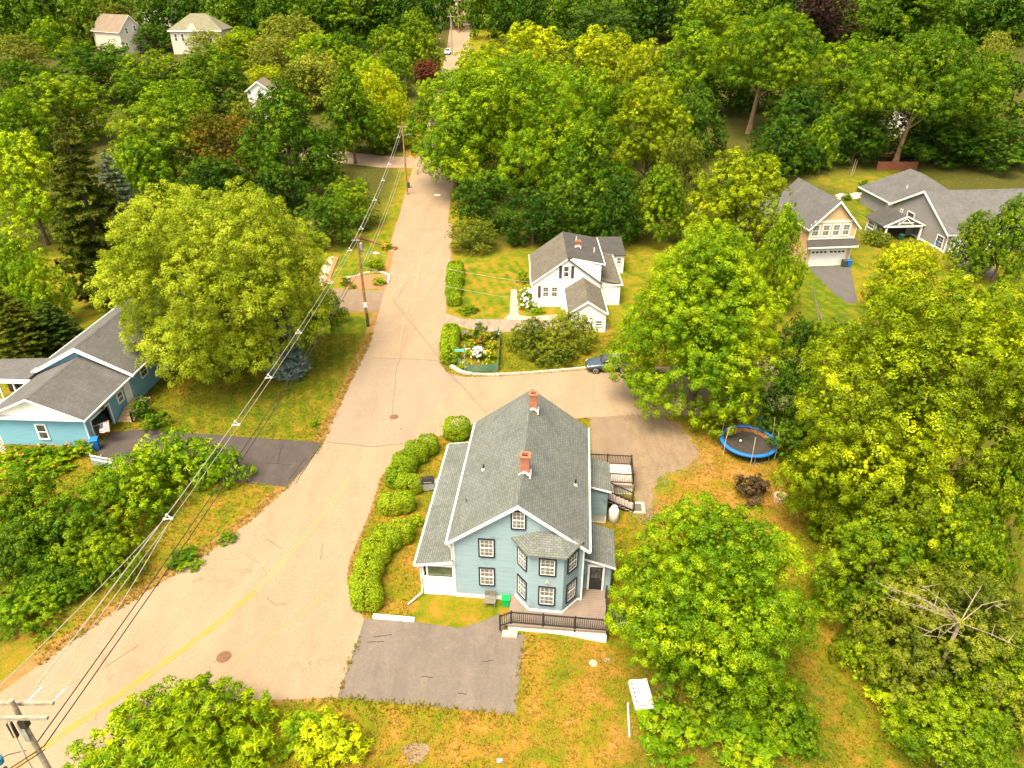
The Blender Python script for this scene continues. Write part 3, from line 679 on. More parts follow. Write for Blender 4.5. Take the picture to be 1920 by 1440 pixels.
def tree(name, label, cx, ytop, wpx, h, shape='round', col='green', cb=0.10, group=None, pos=None, own=None, lean=None, bark=None, trunk=None, cat='tree', rz=None, w=None):
    if pos is None: X, Y, Z, W = stand(cx, ytop, wpx, h)
    else: X, Y = pos; Z = zt(X, Y); W = w
    if w: W = w
    t = thing(name, label, cat, (X, Y, Z), 0, group)
    ch = h * (1 - cb)
    _vc[shape] = _vc.get(shape, 0) + 1; k = _vc[shape]; rnd = random.Random(name + str(k) + str(cx))
    if own is not None: c = put('crown', own, t, (0, 0, h * cb))
    else:
        nv = sum(1 for q in VAR if q[0] == shape); sw, sh_ = SIZE[shape]
        c = put('crown', VAR[shape, k % nv], t, (0, 0, h * cb), rz if rz is not None else rnd.uniform(0, 6.28), (W / sw * rnd.uniform(.96, 1.04), W / sw * rnd.uniform(.9, 1.1), ch / sh_))
    if lean: c.location.x += lean[0] * .75; c.location.y += lean[1] * .75
    paint(c, LEAF[col])
    if trunk is not None: put('trunk', trunk, t)
    elif shape == 'spruce': put('trunk', TRS, t, (0, 0, 0), 0, (W / 9, W / 9, h / 14))
    else:
        o = put('trunk', TRK[k % 3], t, (0, 0, 0), rnd.uniform(0, 6), (W / 14, W / 14, h / 14))
        if bark: paint(o, bark)
    return t
def shrub(name, label, cx, ytop, wpx, h, col='green', shape='shrub', group=None, own=None, cat='shrub', w=None, dy=0.0):
    X, Y, Z, W = stand(cx, ytop, wpx, h); W = w or W
    if W > 4.2 and not own: shape = 'big' + shape
    Y += dy; X *= (Y + 30) / (Y - dy + 30)
    _vc[shape] = _vc.get(shape, 0) + 1; k = _vc[shape]; rnd = random.Random(label)
    sw, sh_ = SIZE[shape]; nv = sum(1 for q in VAR if q[0] == shape)
    o = put(name, own or VAR[shape, k % nv], None, (X, Y, Z), rnd.uniform(0, 6.28), None if own else (W / sw, W / sw * rnd.uniform(.92, 1.08), h / sh_))
    paint(o, LEAF[col]); return tag(o, label, cat, group)
# ------------------------------------------------------------------ house builders
ROOF_G = shingle('shingle_green_grey', (0.150, 0.160, 0.145), (0.112, 0.121, 0.112), (0.058, 0.062, 0.058))
ROOF_C = shingle('shingle_charcoal', (0.122, 0.117, 0.115), (0.098, 0.095, 0.094), (0.058, 0.055, 0.054))
ROOF_B = shingle('shingle_brown', (0.150, 0.130, 0.100), (0.108, 0.095, 0.076), (0.058, 0.051, 0.042))
ROOF_D = shingle('shingle_dark', (0.075, 0.07, 0.066), (0.06, 0.056, 0.054), (0.035, 0.033, 0.03))
ROOF_T = shingle('shingle_tan', (0.22, 0.165, 0.12), (0.185, 0.14, 0.10), (0.12, 0.09, 0.07))
ROOF_S = shingle('shingle_sage', (0.19, 0.175, 0.115), (0.16, 0.15, 0.098), (0.11, 0.10, 0.07))
SIDE_BLUE = siding('siding_dusty_blue', (0.205, 0.290, 0.325), (0.240, 0.325, 0.355), 0.13, (0.115, 0.15, 0.165), 0.85)
SIDE_AQUA = siding('siding_aqua', (0.145, 0.325, 0.42), (0.17, 0.36, 0.445), 0.15, (0.22, 0.40, 0.42), 0.5)
SIDE_WHITE = siding('siding_white', (0.74, 0.71, 0.68), (0.82, 0.79, 0.75), 0.14)
SIDE_PEACH = siding('siding_peach', (0.52, 0.345, 0.185), (0.57, 0.385, 0.215), 0.16)
SIDE_GREY = siding('siding_grey', (0.225, 0.212, 0.200), (0.255, 0.24, 0.226), 0.16)
SIDE_CREAM = siding('siding_cream', (0.50, 0.44, 0.37), (0.56, 0.49, 0.41), 0.2)
BRICKM = brick('red_brick')

def window(parent, c, w, h, rz=0.0, casing=NAVY, sash=WHITE, pane=PANE, cols=3, rows=(2, 2), cw=0.09, sill=True, label=None, sw=0.05):
    """double-hung window: casing; sashes and panes as its own pieces. Faces local -y before rz"""
    b = MB(); W, H = w / 2, h / 2
    b.box(-W, -0.07, -H, -W + cw, 0.02, H).box(W - cw, -0.07, -H, W, 0.02, H).box(-W + cw, -0.07, H - cw, W - cw, 0.02, H).box(-W + cw, -0.07 - (0.03 if sill else 0), -H, W - cw, 0.02, -H + cw)
    o = b.build('window', casing, parent, loc=c); o.rotation_euler = (0, 0, rz)
    if label: o['label'] = label
    iw, ih = W - cw, H - cw
    pz = [(-ih, 0.0), (0.0, ih)]
    for k, (z0, z1) in enumerate(pz):
        s = MB(); y0, y1 = (-0.05, -0.02) if k == 0 else (-0.045, -0.012)
        s.box(-iw, y0, z0, -iw + sw, y1, z1).box(iw - sw, y0, z0, iw, y1, z1).box(-iw + sw, y0, z0, iw - sw, y1, z0 + sw * .8).box(-iw + sw, y0, z1 - sw * .8, iw - sw, y1, z1)
        for q in range(1, cols): x = -iw + 2 * iw * q / cols; s.box(x - .009, y0 + .004, z0 + sw * .8, x + .009, y1, z1 - sw * .8)
        for q in range(1, rows[k]): z = z0 + (z1 - z0) * q / rows[k]; s.box(-iw + sw, y0 + .008, z - .009, iw - sw, y1, z + .009)
        s.build('sash', sash, o)
        MB().box(-iw + sw, y0 + .016, z0 + sw * .8, iw - sw, y0 + .024, z1 - sw * .8).build('pane', pane, o)
    return o
def gable_block(root, W, L, ze, zr, ov=0.3, of=0.3, ob=0.3, wall=None, roof=None, z0=0.0, th=0.14, y0=0.0, x0=0.0, trim=WHITE, gut=True, front_rake=True, back_rake=False, wallname='wall', rd=0.22):
    """gabled box, ridge along y: returns the roof part"""
    s = (zr - ze) / (W / 2 + ov); zw = ze + ov * s - th - 0.03; za = zr - th - 0.03
    if wall:
        MB().prism([(x0 - W / 2, y0, z0), (x0 + W / 2, y0, z0), (x0 + W / 2, y0, zw), (x0, y0, za), (x0 - W / 2, y0, zw)], (0, L, 0)).build(wallname, wall, root)
    b = MB(); e = W / 2 + ov
    for sg in (-1, 1):
        b.prism([(x0 + sg * e, y0 - of, ze), (x0, y0 - of, zr), (x0, y0 + L + ob, zr), (x0 + sg * e, y0 + L + ob, ze)], (0, 0, -th))
    rf = b.build('roof', roof, root)
    c = MB(); n = max(3, int((L + of + ob) / 0.32))
    for k in range(n):
        ya = y0 - of + (L + of + ob) * k / n; yb = y0 - of + (L + of + ob) * (k + 0.96) / n
        for sg in (-1, 1):
            c.prism([(x0, ya, zr + .012), (x0, yb, zr + .03), (x0 + sg * .17, yb, zr + .03 - .17 * s), (x0 + sg * .17, ya, zr + .012 - .17 * s)], (0, 0, -.012))
    rc = c.build('ridge_cap', roof, rf); rc['kind'] = 'stuff'
    for yy, on in ((y0 - of - 0.035, front_rake), (y0 + L + ob, back_rake)):
        if on:
            for sg in (-1, 1):
                MB().prism([(x0 + sg * (e + .01), yy, ze + .025), (x0, yy, zr + .03), (x0, yy, zr + .03 - rd * 1.25), (x0 + sg * (e + .01), yy, ze + .025 - rd)], (0, 0.034, 0)).build('rake_board', trim, rf)
    if gut:
        for sg in (-1, 1):
            xa, xb = sorted((x0 + sg * (e + .002), x0 + sg * (e + .115)))
            MB().box(xa, y0 - of, ze - .15, xb, y0 + L + ob, ze - .02).build('gutter', trim, rf)
    return rf
def slab(pts, th=0.12): return MB().prism(pts, (0, 0, -th))
def railing(parent, a, b, z0a, z0b, hgt=0.95, posts=2, gap=0.125, post_down=0.0, ends=(True, True)):
    """black rail run from a to b (xy), feet at z0a..z0b: rails, posts and every baluster"""
    A, B = Vector((a[0], a[1], z0a)), Vector((b[0], b[1], z0b)); L = (B - A).length
    up = Vector((0, 0, 1))
    r = MB().bar(A + up * hgt, B + up * hgt, 0.09, 0.05).bar(A + up * 0.12, B + up * 0.12, 0.05, 0.045).build('railing', BLACK, parent)
    for k in range(posts):
        if (k == 0 and not ends[0]) or (k == posts - 1 and not ends[1]): continue
        p = A.lerp(B, k / (posts - 1)); MB().box(p.x - .055, p.y - .055, p.z - post_down, p.x + .055, p.y + .055, p.z + hgt + .10).build('post', BLACK, r)
    n = max(2, int(L / gap)); bm_ = None
    for k in range(1, n):
        p = A.lerp(B, k / n)
        if bm_ is None:
            bm_ = MB().box(-.018, -.018, 0.13, .018, .018, hgt - .02).mesh('baluster', BLACK)
        put('baluster', bm_, r, p)
    return r
def lattice(parent, a, b, z0, z1, mat=WHITE, step=0.16):
    a, b = Vector((a[0], a[1], 0)), Vector((b[0], b[1], 0)); d = (b - a); L = d.length; d.normalize(); nrm = Vector((-d.y, d.x, 0)); H = z1 - z0; m = MB()
    for sg in (-1, 1):
        x = -H
        while x < L + H:
            x0, x1 = (x, x + H) if sg > 0 else (x + H, x)
            t0, t1 = 0.0, 1.0
            for lo in (0, L):
                pass
            def cut(xa, xb): 
                ta, tb = 0.0, 1.0; dx = xb - xa
                ts = sorted(((0 - xa) / dx, (L - xa) / dx)); return max(0, ts[0]), min(1, ts[1])
            ta, tb = cut(x0, x1)
            if tb - ta > 0.05:
                pa = a + d * (x0 + (x1 - x0) * ta) + Vector((0, 0, z0 + H * ta)) + nrm * (0.012 * sg); pb = a + d * (x0 + (x1 - x0) * tb) + Vector((0, 0, z0 + H * tb)) + nrm * (0.012 * sg)
                m.bar(pa, pb, 0.012, 0.035)
            x += step
    m.bar(a + Vector((0, 0, z1)), b + Vector((0, 0, z1)), .05, .07).bar(a + Vector((0, 0, z0)), b + Vector((0, 0, z0)), .05, .07)
    o = m.build('lattice', mat, parent); o['kind'] = 'stuff'; return o
def planks(parent, x0, y0, x1, y1, z, mat, along='x', w=0.145, th=0.03, clip=None):
    """deck boards, each its own piece; clip: convex polygon cut out by function(x,y)->interval list"""
    n = int(round(((y1 - y0) if along == 'x' else (x1 - x0)) / w)); 
    for k in range(n):
        c = (y0 if along == 'x' else x0) + w * k
        for (s, e) in (clip(c + w / 2) if clip else [((x0, x1) if along == 'x' else (y0, y1))]):
            b = MB()
            if along == 'x': b.box(s, c + .005, z - th, e, c + w - .005, z)
            else: b.box(c + .005, s, z - th, c + w - .005, e, z)
            b.build('plank', mat, parent)

# ------------------------------------------------------------------ the blue two-storey house in the middle
DECKM = M('deck_boards', (0.215, 0.168, 0.138), (0.175, 0.135, 0.11), 0.9, 0.7, 0.2, 30)
DECKP = M('pale_deck_boards', (0.56, 0.43, 0.38), (0.50, 0.38, 0.33), 0.9, 0.7)
H = thing('clapboard_house', 'dusty blue two-storey clapboard house with two brick chimneys and grey-green shingle roof', 'house', (HX, HY, 0), HA)
W_, L_ = 8.1, 12.94
rf = gable_block(H, W_, L_, 4.873, 8.085, wall=SIDE_BLUE, roof=ROOF_G, z0=0.38)
MB().box(-4.03, 0.02, -0.6, 4.03, L_ - .02, 0.38).build('foundation', WHITE, H)
for x in (-4.06, 3.98): MB().box(x, -0.03, 0.38, x + .10, 0.06, 4.9).build('corner_board', WHITE, H)
def chimney(parent, x, y, zb, zt_, w=0.56, s=0.74):
    ch = MB().box(x - w / 2, y, zb - .5, x + w / 2, y + w, zt_ - .22).build('chimney', BRICKM, parent)
    c = MB(); W2 = w / 2 + .05
    for (za, zb2, e) in ((zt_ - .22, zt_ - .10, .03), (zt_ - .10, zt_, .06)):
        q = w / 2 + e; iq = w / 2 - .10
        c.box(x - q, y + w / 2 - q, za, x + q, y + w / 2 - iq, zb2).box(x - q, y + w / 2 + iq, za, x + q, y + w / 2 + q, zb2).box(x - q, y + w / 2 - iq, za, x - iq, y + w / 2 + iq, zb2).box(x + iq, y + w / 2 - iq, za, x + q, y + w / 2 + iq, zb2)
    c.build('cap', BRICKM, ch); MB().box(x - w / 2 + .10, y + .10, zt_ - .22, x + w / 2 - .10, y + w - .10, zt_ - .19).build('flue', DARKIN, ch)
    f = MB()
    for sg in (-1, 1):
        f.prism([(x, y - .10, zb + .10), (x + sg * (w / 2 + .12), y - .10, zb + .10 - s * (w / 2 + .12)), (x + sg * (w / 2 + .12), y - .10, zb + .26 - s * (w / 2 + .12)), (x, y - .10, zb + .24)], (0, .09, 0))
    f.box(x - w / 2 - .12, y - .10, zb - .30, x - w / 2 - .01, y + w + .08, zb - .08).box(x + w / 2 + .01, y - .10, zb - .30, x + w / 2 + .12, y + w + .08, zb - .08)
    f.build('flashing', WHITE, ch); return ch
chimney(rf, 0.18, 2.9, 8.0, 9.28); chimney(rf, 0.26, 10.4, 8.0, 9.28)
for x, y in ((-2.79, 5.73), (3.42, 5.21)):
    z = 8.085 - .738 * abs(x); v = MB().tube([(x, y, z - .1), (x, y, z + .42)], 0.055, 8).build('vent_pipe', BLACK, rf)
    MB().lathe([(0.14, -.04), (0.10, .06), (0.065, .09)], 10, (x, y - .02, z)).build('flashing', WHITE, v)
MB().tube([(-3.6, 3.0, 8.085 - .738 * 3.6 - .05), (-3.6, 3.0, 8.085 - .738 * 3.6 + .25)], 0.035, 6).build('vent_pipe', BLACK, rf)
window(H, (0.03, 0, 6.75), 0.93, 1.42, cols=3, pane=PANE, rows=(2, 2))
window(H, (-1.93, 0, 4.40), 1.03, 1.50); window(H, (-1.95, 0, 1.99), 1.03, 1.55)
# two-storey bay
BA, BB, BC, BD = (-0.15, 0.0), (0.78, -1.12), (2.86, -1.2), (3.80, 0.0)
bay = MB().prism([(p[0], p[1], 0.48) for p in (BA, BB, BC, BD)], (0, 0, 4.9)).build('bay', SIDE_BLUE, H)
bt = MB()
for p, q in ((BA, BB), (BB, BC), (BC, BD)):
    a, c = Vector((p[0], p[1], 0)), Vector((q[0], q[1], 0)); nrm = (c - a).cross(Vector((0, 0, 1))).normalized()
    bt.bar(a + nrm * .04 + Vector((0, 0, .56)), c + nrm * .04 + Vector((0, 0, .56)), .06, .13); MB().bar(a + nrm * .06 + Vector((0, 0, 5.20)), c + nrm * .06 + Vector((0, 0, 5.20)), .10, .20).build('frieze_board', WHITE, bay)
bt.bar((3.80, -.04, .56), (4.05, -.04, .56), .06, .13)
bt.build('bay_trim', WHITE, bay)
EA, EB, EC, ED = (-.45, 0.03, 5.36), (.66, -1.48, 5.36), (3.0, -1.58, 5.36), (4.02, 0.03, 5.36)
T1, T2 = (1.2, 0.03, 6.02), (2.45, 0.03, 6.02)
rb = MB()
for q in ((EA, EB, T1), (EB, EC, T2, T1), (EC, ED, T2)): rb.prism(q, (0, 0, -.09))
rb.build('bay_roof', ROOF_G, bay)
def on_wall(p, q, t): return (p[0] + (q[0] - p[0]) * t, p[1] + (q[1] - p[1]) * t)
for z, hh in ((4.24, 1.40), (1.85, 1.58)):
    window(H, (1.88, -1.16, z), 1.06, hh, math.atan2(BC[1] - BB[1], BC[0] - BB[0]))
    for p, q in ((BA, BB), (BC, BD)):
        m_ = on_wall(p, q, .52); window(H, (m_[0], m_[1], z), 0.98, hh, math.atan2(q[1] - p[1], q[0] - p[0]))
lamp = MB().box(1.82, -1.24, 3.02, 1.94, -1.17, 3.12).lathe([(.03, 0), (.055, -.03), (.04, -.09)], 8, (1.81, -1.28, 3.08)).lathe([(.03, 0), (.055, -.03), (.04, -.09)], 8, (1.95, -1.28, 3.08)).build('wall_lamp', M('lamp_tan', (.4, .34, .26)), H)
# side porch on the road side
porch = MB().prism([(-4.04, -.28, 3.30), (-6.46, -.28, 2.90), (-6.46, 12.95, 2.90), (-4.04, 12.95, 3.30)], (0, 0, -.12)).build('porch_roof', ROOF_G, H)
MB().prism([(-4.05, -.315, 3.32), (-6.47, -.315, 2.92), (-6.47, -.315, 2.74), (-4.05, -.315, 3.14)], (0, .033, 0)).build('fascia', WHITE, porch)
MB().box(-6.58, -.28, 2.74, -6.465, 12.95, 2.88).build('gutter', WHITE, porch)
MB().prism([(-4.05, 12.955, 3.32), (-6.47, 12.955, 2.92), (-6.47, 12.955, 2.74), (-4.05, 12.955, 3.14)], (0, .033, 0)).build('fascia', WHITE, porch)
pw = MB().box(-6.1, .05, .05, -4.06, .13, 1.62).box(-6.1, .13, .05, -6.02, 12.7, 1.62).box(-6.1, .05, 2.50, -4.06, .13, 2.86).box(-6.1, .13, 2.5, -6.02, 12.7, 2.80).build('porch_wall', SIDE_WHITE, H)
for x in (-6.12, -5.86 + .02, -4.16): MB().box(x, .03, 1.62, x + .10, .15, 2.5).build('porch_post', WHITE, pw)
for k in range(1, 7): MB().box(-6.115, .05 + k * 2.08, 1.62, -6.01, .17 + k * 2.08, 2.5).build('porch_post', WHITE, pw)
MB().box(-5.76, .085, 1.62, -4.16, .095, 2.5).build('screen', glass('porch_screen', (0.05, 0.075, 0.04), (0.10, 0.12, 0.07)), pw)
for k in range(6): MB().box(-6.065, .26 + k * 2.08, 1.64, -6.055, 2.0 + k * 2.08, 2.5).build('screen', MATS['porch_screen'], pw)
MB().box(-6.05, .06, -.4, -4.06, 12.66, .05).build('porch_base', M('sooty_base', (.42, .36, .28), (.20, .16, .12), 1.5), pw)
MB().bar((-6.15, -.02, 1.64), (-4.06, -.02, 1.64), .12, .06).build('sill', WHITE, pw)
MB().tube([(-4.16, -.42, 4.72), (-4.16, -.1, 4.45), (-4.12, -.06, 4.2), (-4.12, -.06, 3.2)], .045, 6).build('downspout', WHITE, H)
MB().tube([(-6.3, -.30, 2.75), (-6.18, -.05, 2.4), (-6.18, -.03, .75), (-6.2, -.15, .35), (-6.95, -1.0, .10)], .05, 6).build('downspout', WHITE, H)
# entry extension on the right, seen past the bay
ent = MB().prism([(4.05, .95, .50), (5.88, .95, .50), (5.88, .95, 2.52), (4.05, .95, 3.12)], (0, 3.1, 0)).build('entry', SIDE_BLUE, H)
MB().box(4.06, .97, -.6, 5.86, 4.0, .5).build('entry_base', M('dim_base', (.2, .17, .13)), ent)
MB().prism([(4.06, .68, 3.36), (6.12, .68, 2.68), (6.12, 4.25, 2.68), (4.06, 4.25, 3.36)], (0, 0, -.11)).build('entry_roof', ROOF_G, ent)
MB().prism([(4.06, .645, 3.38), (6.13, .645, 2.70), (6.13, .645, 2.56), (4.06, .645, 3.24)], (0, .033, 0)).build('fascia', WHITE, ent)
dr = MB().box(4.40, .86, .52, 4.52, .96, 2.62).box(5.34, .86, .52, 5.46, .96, 2.62).box(4.52, .86, 2.50, 5.34, .96, 2.62).build('door_frame', WHITE, ent)
d2 = MB().box(4.52, .89, .54, 5.34, .94, 2.50).build('door', BLACK, ent)
for k in range(3):
    for r_ in range(3): MB().box(4.62 + k * .22, .875, 1.55 + r_ * .29, 4.80 + k * .22, .892, 1.80 + r_ * .29).build('pane', PANED, d2)
MB().box(5.26, .86, 1.42, 5.30, .892, 1.54).build('handle', GREYM, d2)
# front deck round the bay
deck = MB().box(-.42, -2.42, .30, 5.66, -2.36, .47).box(5.60, -2.36, .30, 5.66, .94, .47).box(-.42, -2.36, .30, -.36, -.1, .47).build('front_deck', M('deck_frame', (.30, .22, .17)), H)
def cut_front(y):
    if y > 0.02: return [(4.06, 5.68)]
    if y > -0.02: return [(3.82, 5.68)]
    xl = BA[0] + (BB[0] - BA[0]) * min(1, max(0, (0 - y) / 1.12)); xr = BD[0] + (BC[0] - BD[0]) * min(1, max(0, (0 - y) / 1.2))
    if y < -1.22: return [(-.44 - max(0, (-1.6 - y) * .55), 5.68)]
    return [(-.44, xl), (xr, 5.68)]
planks(deck, 0, -2.46, 0, .94, .50, DECKM, 'x', .1417, .03, cut_front)
for a, c, p_, e in (((-.86, -2.66), (-.22, -2.30), 2, (True, True)), ((-.22, -2.30), (5.62, -2.42), 4, (False, True)), ((5.62, -2.42), (5.62, .25), 3, (False, True))): railing(deck, a, c, .5, .5, .95, p_, ends=e, post_down=.25)
sk = MB().prism([(-.40, -2.40, .02), (-.40, -2.40, .33), (5.64, -2.40, .33), (5.64, -2.40, -.75)], (0, .04, 0)).prism([(5.60, -2.36, -.75), (5.60, -2.36, .33), (5.60, .9, .33), (5.60, .9, -.3)], (.04, 0, 0)).build('deck_skirt', WHITE, deck)
MB().box(-.72, -2.98, -.05, .20, -2.55, .16).build('step', CONC, deck)
# side stair down from the front deck
fs = MB().bar((5.72, -1.45, .48), (7.35, -1.45, -.35), .06, .26).bar((5.72, -.35, .48), (7.35, -.35, -.35), .06, .26).build('side_stairs', BLACK, deck)
for k in range(5): MB().box(5.72 + k * .33, -1.42, .36 - k * .165, 6.02 + k * .33, -.38, .40 - k * .165).build('tread', DECKM, fs)
railing(fs, (5.72, -1.45), (7.35, -1.45), .5, -.33, .9, 2, post_down=.1)
lattice(fs, (5.7, -1.40), (7.2, -1.40), -.45, .2)
# rear addition, deck and stair on the far right
ra = MB().prism([(4.05, 8.0, .72), (5.85, 8.0, .72), (5.85, 8.0, 3.0), (4.05, 8.0, 3.40)], (0, 3.1, 0)).build('rear_entry', SIDE_BLUE, H)
MB().prism([(4.06, 7.78, 3.58), (6.06, 7.78, 3.08), (6.06, 11.3, 3.08), (4.06, 11.3, 3.58)], (0, 0, -.11)).build('entry_roof', ROOF_G, ra)
MB().prism([(4.06, 7.745, 3.60), (6.07, 7.745, 3.10), (6.07, 7.745, 2.97), (4.06, 7.745, 3.47)], (0, .033, 0)).build('fascia', WHITE, ra)
lattice(ra, (4.1, 8.06), (5.8, 8.06), 0, .68); MB().box(5.76, 8.02, -.1, 5.86, 8.12, .72).build('base_post', WHITE, ra)
rd_ = MB().box(4.1, 11.45, .72, 8.02, 11.55, .94).box(7.94, 11.55, .72, 8.02, 14.05, .94).box(4.1, 13.97, .72, 7.94, 14.05, .94).build('rear_deck', M('deck_frame', (.30, .22, .17)), H)
planks(rd_, 4.1, 11.5, 8.02, 14.05, .98, DECKP, 'x', .15)
planks(rd_, 5.88, 9.4, 6.5, 11.45, .98, DECKP, 'x', .15)
for a, c, p_, e in (((4.2, 13.98), (7.96, 13.98), 3, (True, True)), ((7.96, 13.98), (7.96, 11.56), 2, (False, True)), ((7.96, 11.56), (6.1, 11.56), 2, (False, True))): railing(rd_, a, c, .98, .98, .9, p_, ends=e, post_down=.3)
lattice(rd_, (4.3, 11.53), (7.98, 11.53), .02, .70, WHITE); lattice(rd_, (7.98, 11.55), (7.98, 14.0), .02, .7, WHITE)
rs = MB().bar((6.0, 9.42, .92), (7.95, 9.42, .05), .05, .28).bar((6.0, 10.5, .92), (7.95, 10.5, .05), .05, .28).build('rear_stairs', BLACK, rd_)
for k in range(6): MB().box(6.02 + k * .32, 9.38, .80 - k * .145, 6.34 + k * .32, 10.54, .84 - k * .145).build('tread', DECKP, rs)
railing(rs, (5.95, 9.40), (7.95, 9.40), .98, .05, .9, 2); railing(rs, (5.95, 10.52), (7.95, 10.52), .98, .05, .9, 2)
MB().box(7.95, 9.3, 0, 8.85, 10.6, .06).build('stair_pad', CONC, rs); MB().box(8.05, 9.5, .06, 8.6, 10.35, .075).build('mat', M('grey_mat', (.12, .11, .1)), rs)

# ------------------------------------------------------------------ white house across the side road
WH = thing('cape_house', 'white saltbox house with dark shutters, brown roof and charcoal shed dormer', 'house', (6.493, 79.364, 0), -.005)
sl = (6.15 - 3.044) / 4.22
MB().prism([(-4.02, 0, 0), (4.02, 0, 0), (4.02, 0, 3.02), (4.02, 0, 5.10), (0, 0, 5.98), (-4.02, 0, 3.02)], (0, 9.77, 0)).build('wall', SIDE_WHITE, WH)
r1 = MB().prism([(-4.22, -.22, 3.044), (0, -.22, 6.15), (0, 9.97, 6.15), (-4.22, 9.97, 3.044)], (0, 0, -.13)).build('roof', ROOF_B, WH)
MB().prism([(0.01, -.22, 6.16), (4.22, -.22, 3.05), (4.22, .26, 3.05), (0.01, .26, 6.16)], (0, 0, -.13)).build('roof_edge', ROOF_D, r1)
MB().prism([(0.0, .27, 6.17), (4.42, .27, 5.36), (4.42, 9.97, 5.36), (0.0, 9.97, 6.17)], (0, 0, -.13)).build('dormer_roof', ROOF_D, r1)
MB().box(4.425, .2, 5.16, 4.53, 9.97, 5.33).build('gutter', WHITE, r1)
MB().prism([(0.6, .24, 6.06), (4.44, .24, 5.36), (4.44, .24, 5.20), (.6, .24, 5.90)], (0, .03, 0)).build('fascia', WHITE, r1)
MB().box(-4.33, -.22, 2.90, -4.225, 9.97, 3.03).build('gutter', WHITE, r1)
MB().prism([(-4.23, -.255, 3.06), (0, -.255, 6.18), (0, -.255, 6.00), (-4.23, -.255, 2.90)], (0, .034, 0)).build('rake_board', WHITE, r1)
MB().prism([(4.23, -.255, 3.06), (0, -.255, 6.18), (0, -.255, 6.06), (4.23, -.255, 2.94)], (0, .034, 0)).build('rake_board', ROOF_D, r1)
ln = MB().prism([(4.02, .6, 0), (6.55, .6, 0), (6.55, .6, 2.5), (4.02, .6, 3.1)], (0, 10.2, 0)).build('lean_to', SIDE_WHITE, WH)
MB().prism([(4.03, .38, 3.42), (6.72, .38, 2.72), (6.72, 11, 2.72), (4.03, 11, 3.42)], (0, 0, -.12)).build('lean_to_roof', ROOF_B, ln)
MB().box(4.0, .345, 2.60, 6.74, .378, 2.74).build('fascia', WHITE, ln); MB().box(6.725, .38, 2.56, 6.83, 11, 2.70).build('gutter', WHITE, ln)
ex = MB().box(5.2, 11.2, 0, 8.4, 16.4, 2.45).build('rear_room', SIDE_WHITE, WH)
MB().prism([(5.0, 11.0, 2.6), (8.6, 11.0, 2.6), (8.6, 16.6, 3.3), (5.0, 16.6, 3.3)], (0, 0, -.12)).build('rear_roof', ROOF_D, ex)
for x in (5.75, 6.6, 7.75): window(WH, (x, 11.2, 1.75), .75, 1.0, casing=WHITE, pane=PANED, cols=2, rows=(1, 1))
ga = gable_block(WH, 4.15, 7.0, 2.35, 3.80, ov=.12, of=.18, ob=0, wall=SIDE_WHITE, roof=ROOF_B, y0=-7.0, x0=1.95, wallname='garage_wall')
MB().box(.2, -7.02, 2.08, 3.7, -6.99, 2.12).build('band_board', WHITE2, ga)
window(WH, (3.25, -7.0, 1.10), .90, .75, casing=WHITE, pane=PANED, cols=3, rows=(1, 1))
window(WH, (-.07, 0, 4.50), .80, 1.5, casing=WHITE, pane=PANED, cols=1, rows=(1, 1)); window(WH, (-2.45, 0, 1.95), .86, 1.36, casing=WHITE, pane=PANED, cols=2, rows=(2, 2)); window(WH, (-1.40, 0, 1.95), .86, 1.36, casing=WHITE, pane=PANED, cols=2, rows=(2, 2))
SHUT = M('plum_shutter', (.085, .055, .065), (.065, .045, .055), 4)
def shutter(x, z, w, h):
    b = MB().box(x - w / 2, -.05, z - h / 2, x - w / 2 + .05, -.005, z + h / 2).box(x + w / 2 - .05, -.05, z - h / 2, x + w / 2, -.005, z + h / 2).box(x - w / 2 + .05, -.02, z - h / 2, x + w / 2 - .05, -.006, z + h / 2)
    n = int(h / .09)
    for k in range(n): b.box(x - w / 2 + .05, -.042, z - h / 2 + h * k / n, x + w / 2 - .05, -.02, z - h / 2 + h * (k + .7) / n)
    b.build('shutter', SHUT, WH)
for x, z, h_ in ((-.76, 4.45, 1.55), (.66, 4.45, 1.55), (-3.22, 1.95, 1.5)): shutter(x, z, .34, h_)
chimney(r1, 1.55, 4.4, 5.95, 6.75, .55, .18)
for x, y in ((1.54, 7.0), (3.5, 3.8)): MB().tube([(x, y, 5.3), (x, y, 6.17 - .183 * x + .6)], .06, 7).build('vent_pipe', WHITE, r1)
MB().box(.02, -.14, 2.0, .14, -.02, 2.25).build('wall_lamp', BLACK, WH)
MB().box(-.6, -1.0, 0, .02, -.05, .22).build('step', CONC, WH)

# ------------------------------------------------------------------ aqua ranch house, left
AQ = thing('ranch_house', 'aqua blue ranch house with open garage and grey shingle roof beneath the big yellow-green maple', 'house', (-39.75, 50.1, 0), -.05)
GAP = (0.80, 3.55)                       # open garage door in the right wall
zw = 4.9 - .44 * 3.95 - .2
b = MB().prism([(-3.9, 0, 0), (3.9, 0, 0), (3.9, 0, zw), (-3.9, 0, zw)], (0, .14, 0)).prism([(-3.9, .14, 0), (-3.76, .14, 0), (-3.76, .14, zw), (-3.9, .14, zw)], (0, 7, 0))
b.box(3.76, .14, 0, 3.9, GAP[0], zw).box(3.76, GAP[0], 2.05, 3.9, GAP[1], zw).box(3.76, GAP[1], 0, 3.9, 7.1, zw).build('wall', SIDE_AQUA, AQ)
MB().prism([(-3.9, .01, zw), (3.9, .01, zw), (0, .01, 4.9 - .2)], (0, -.012, 0)).build('gable_end', WHITE2, AQ)
MB().box(-4.34, -.5, zw - .10, 4.34, -.014, zw).build('gable_return', WHITE2, AQ)
gable_block(AQ, 7.8, 7.2, 2.98, 4.9, ov=.45, of=.5, ob=0, roof=ROOF_C, trim=WHITE2, rd=.16)
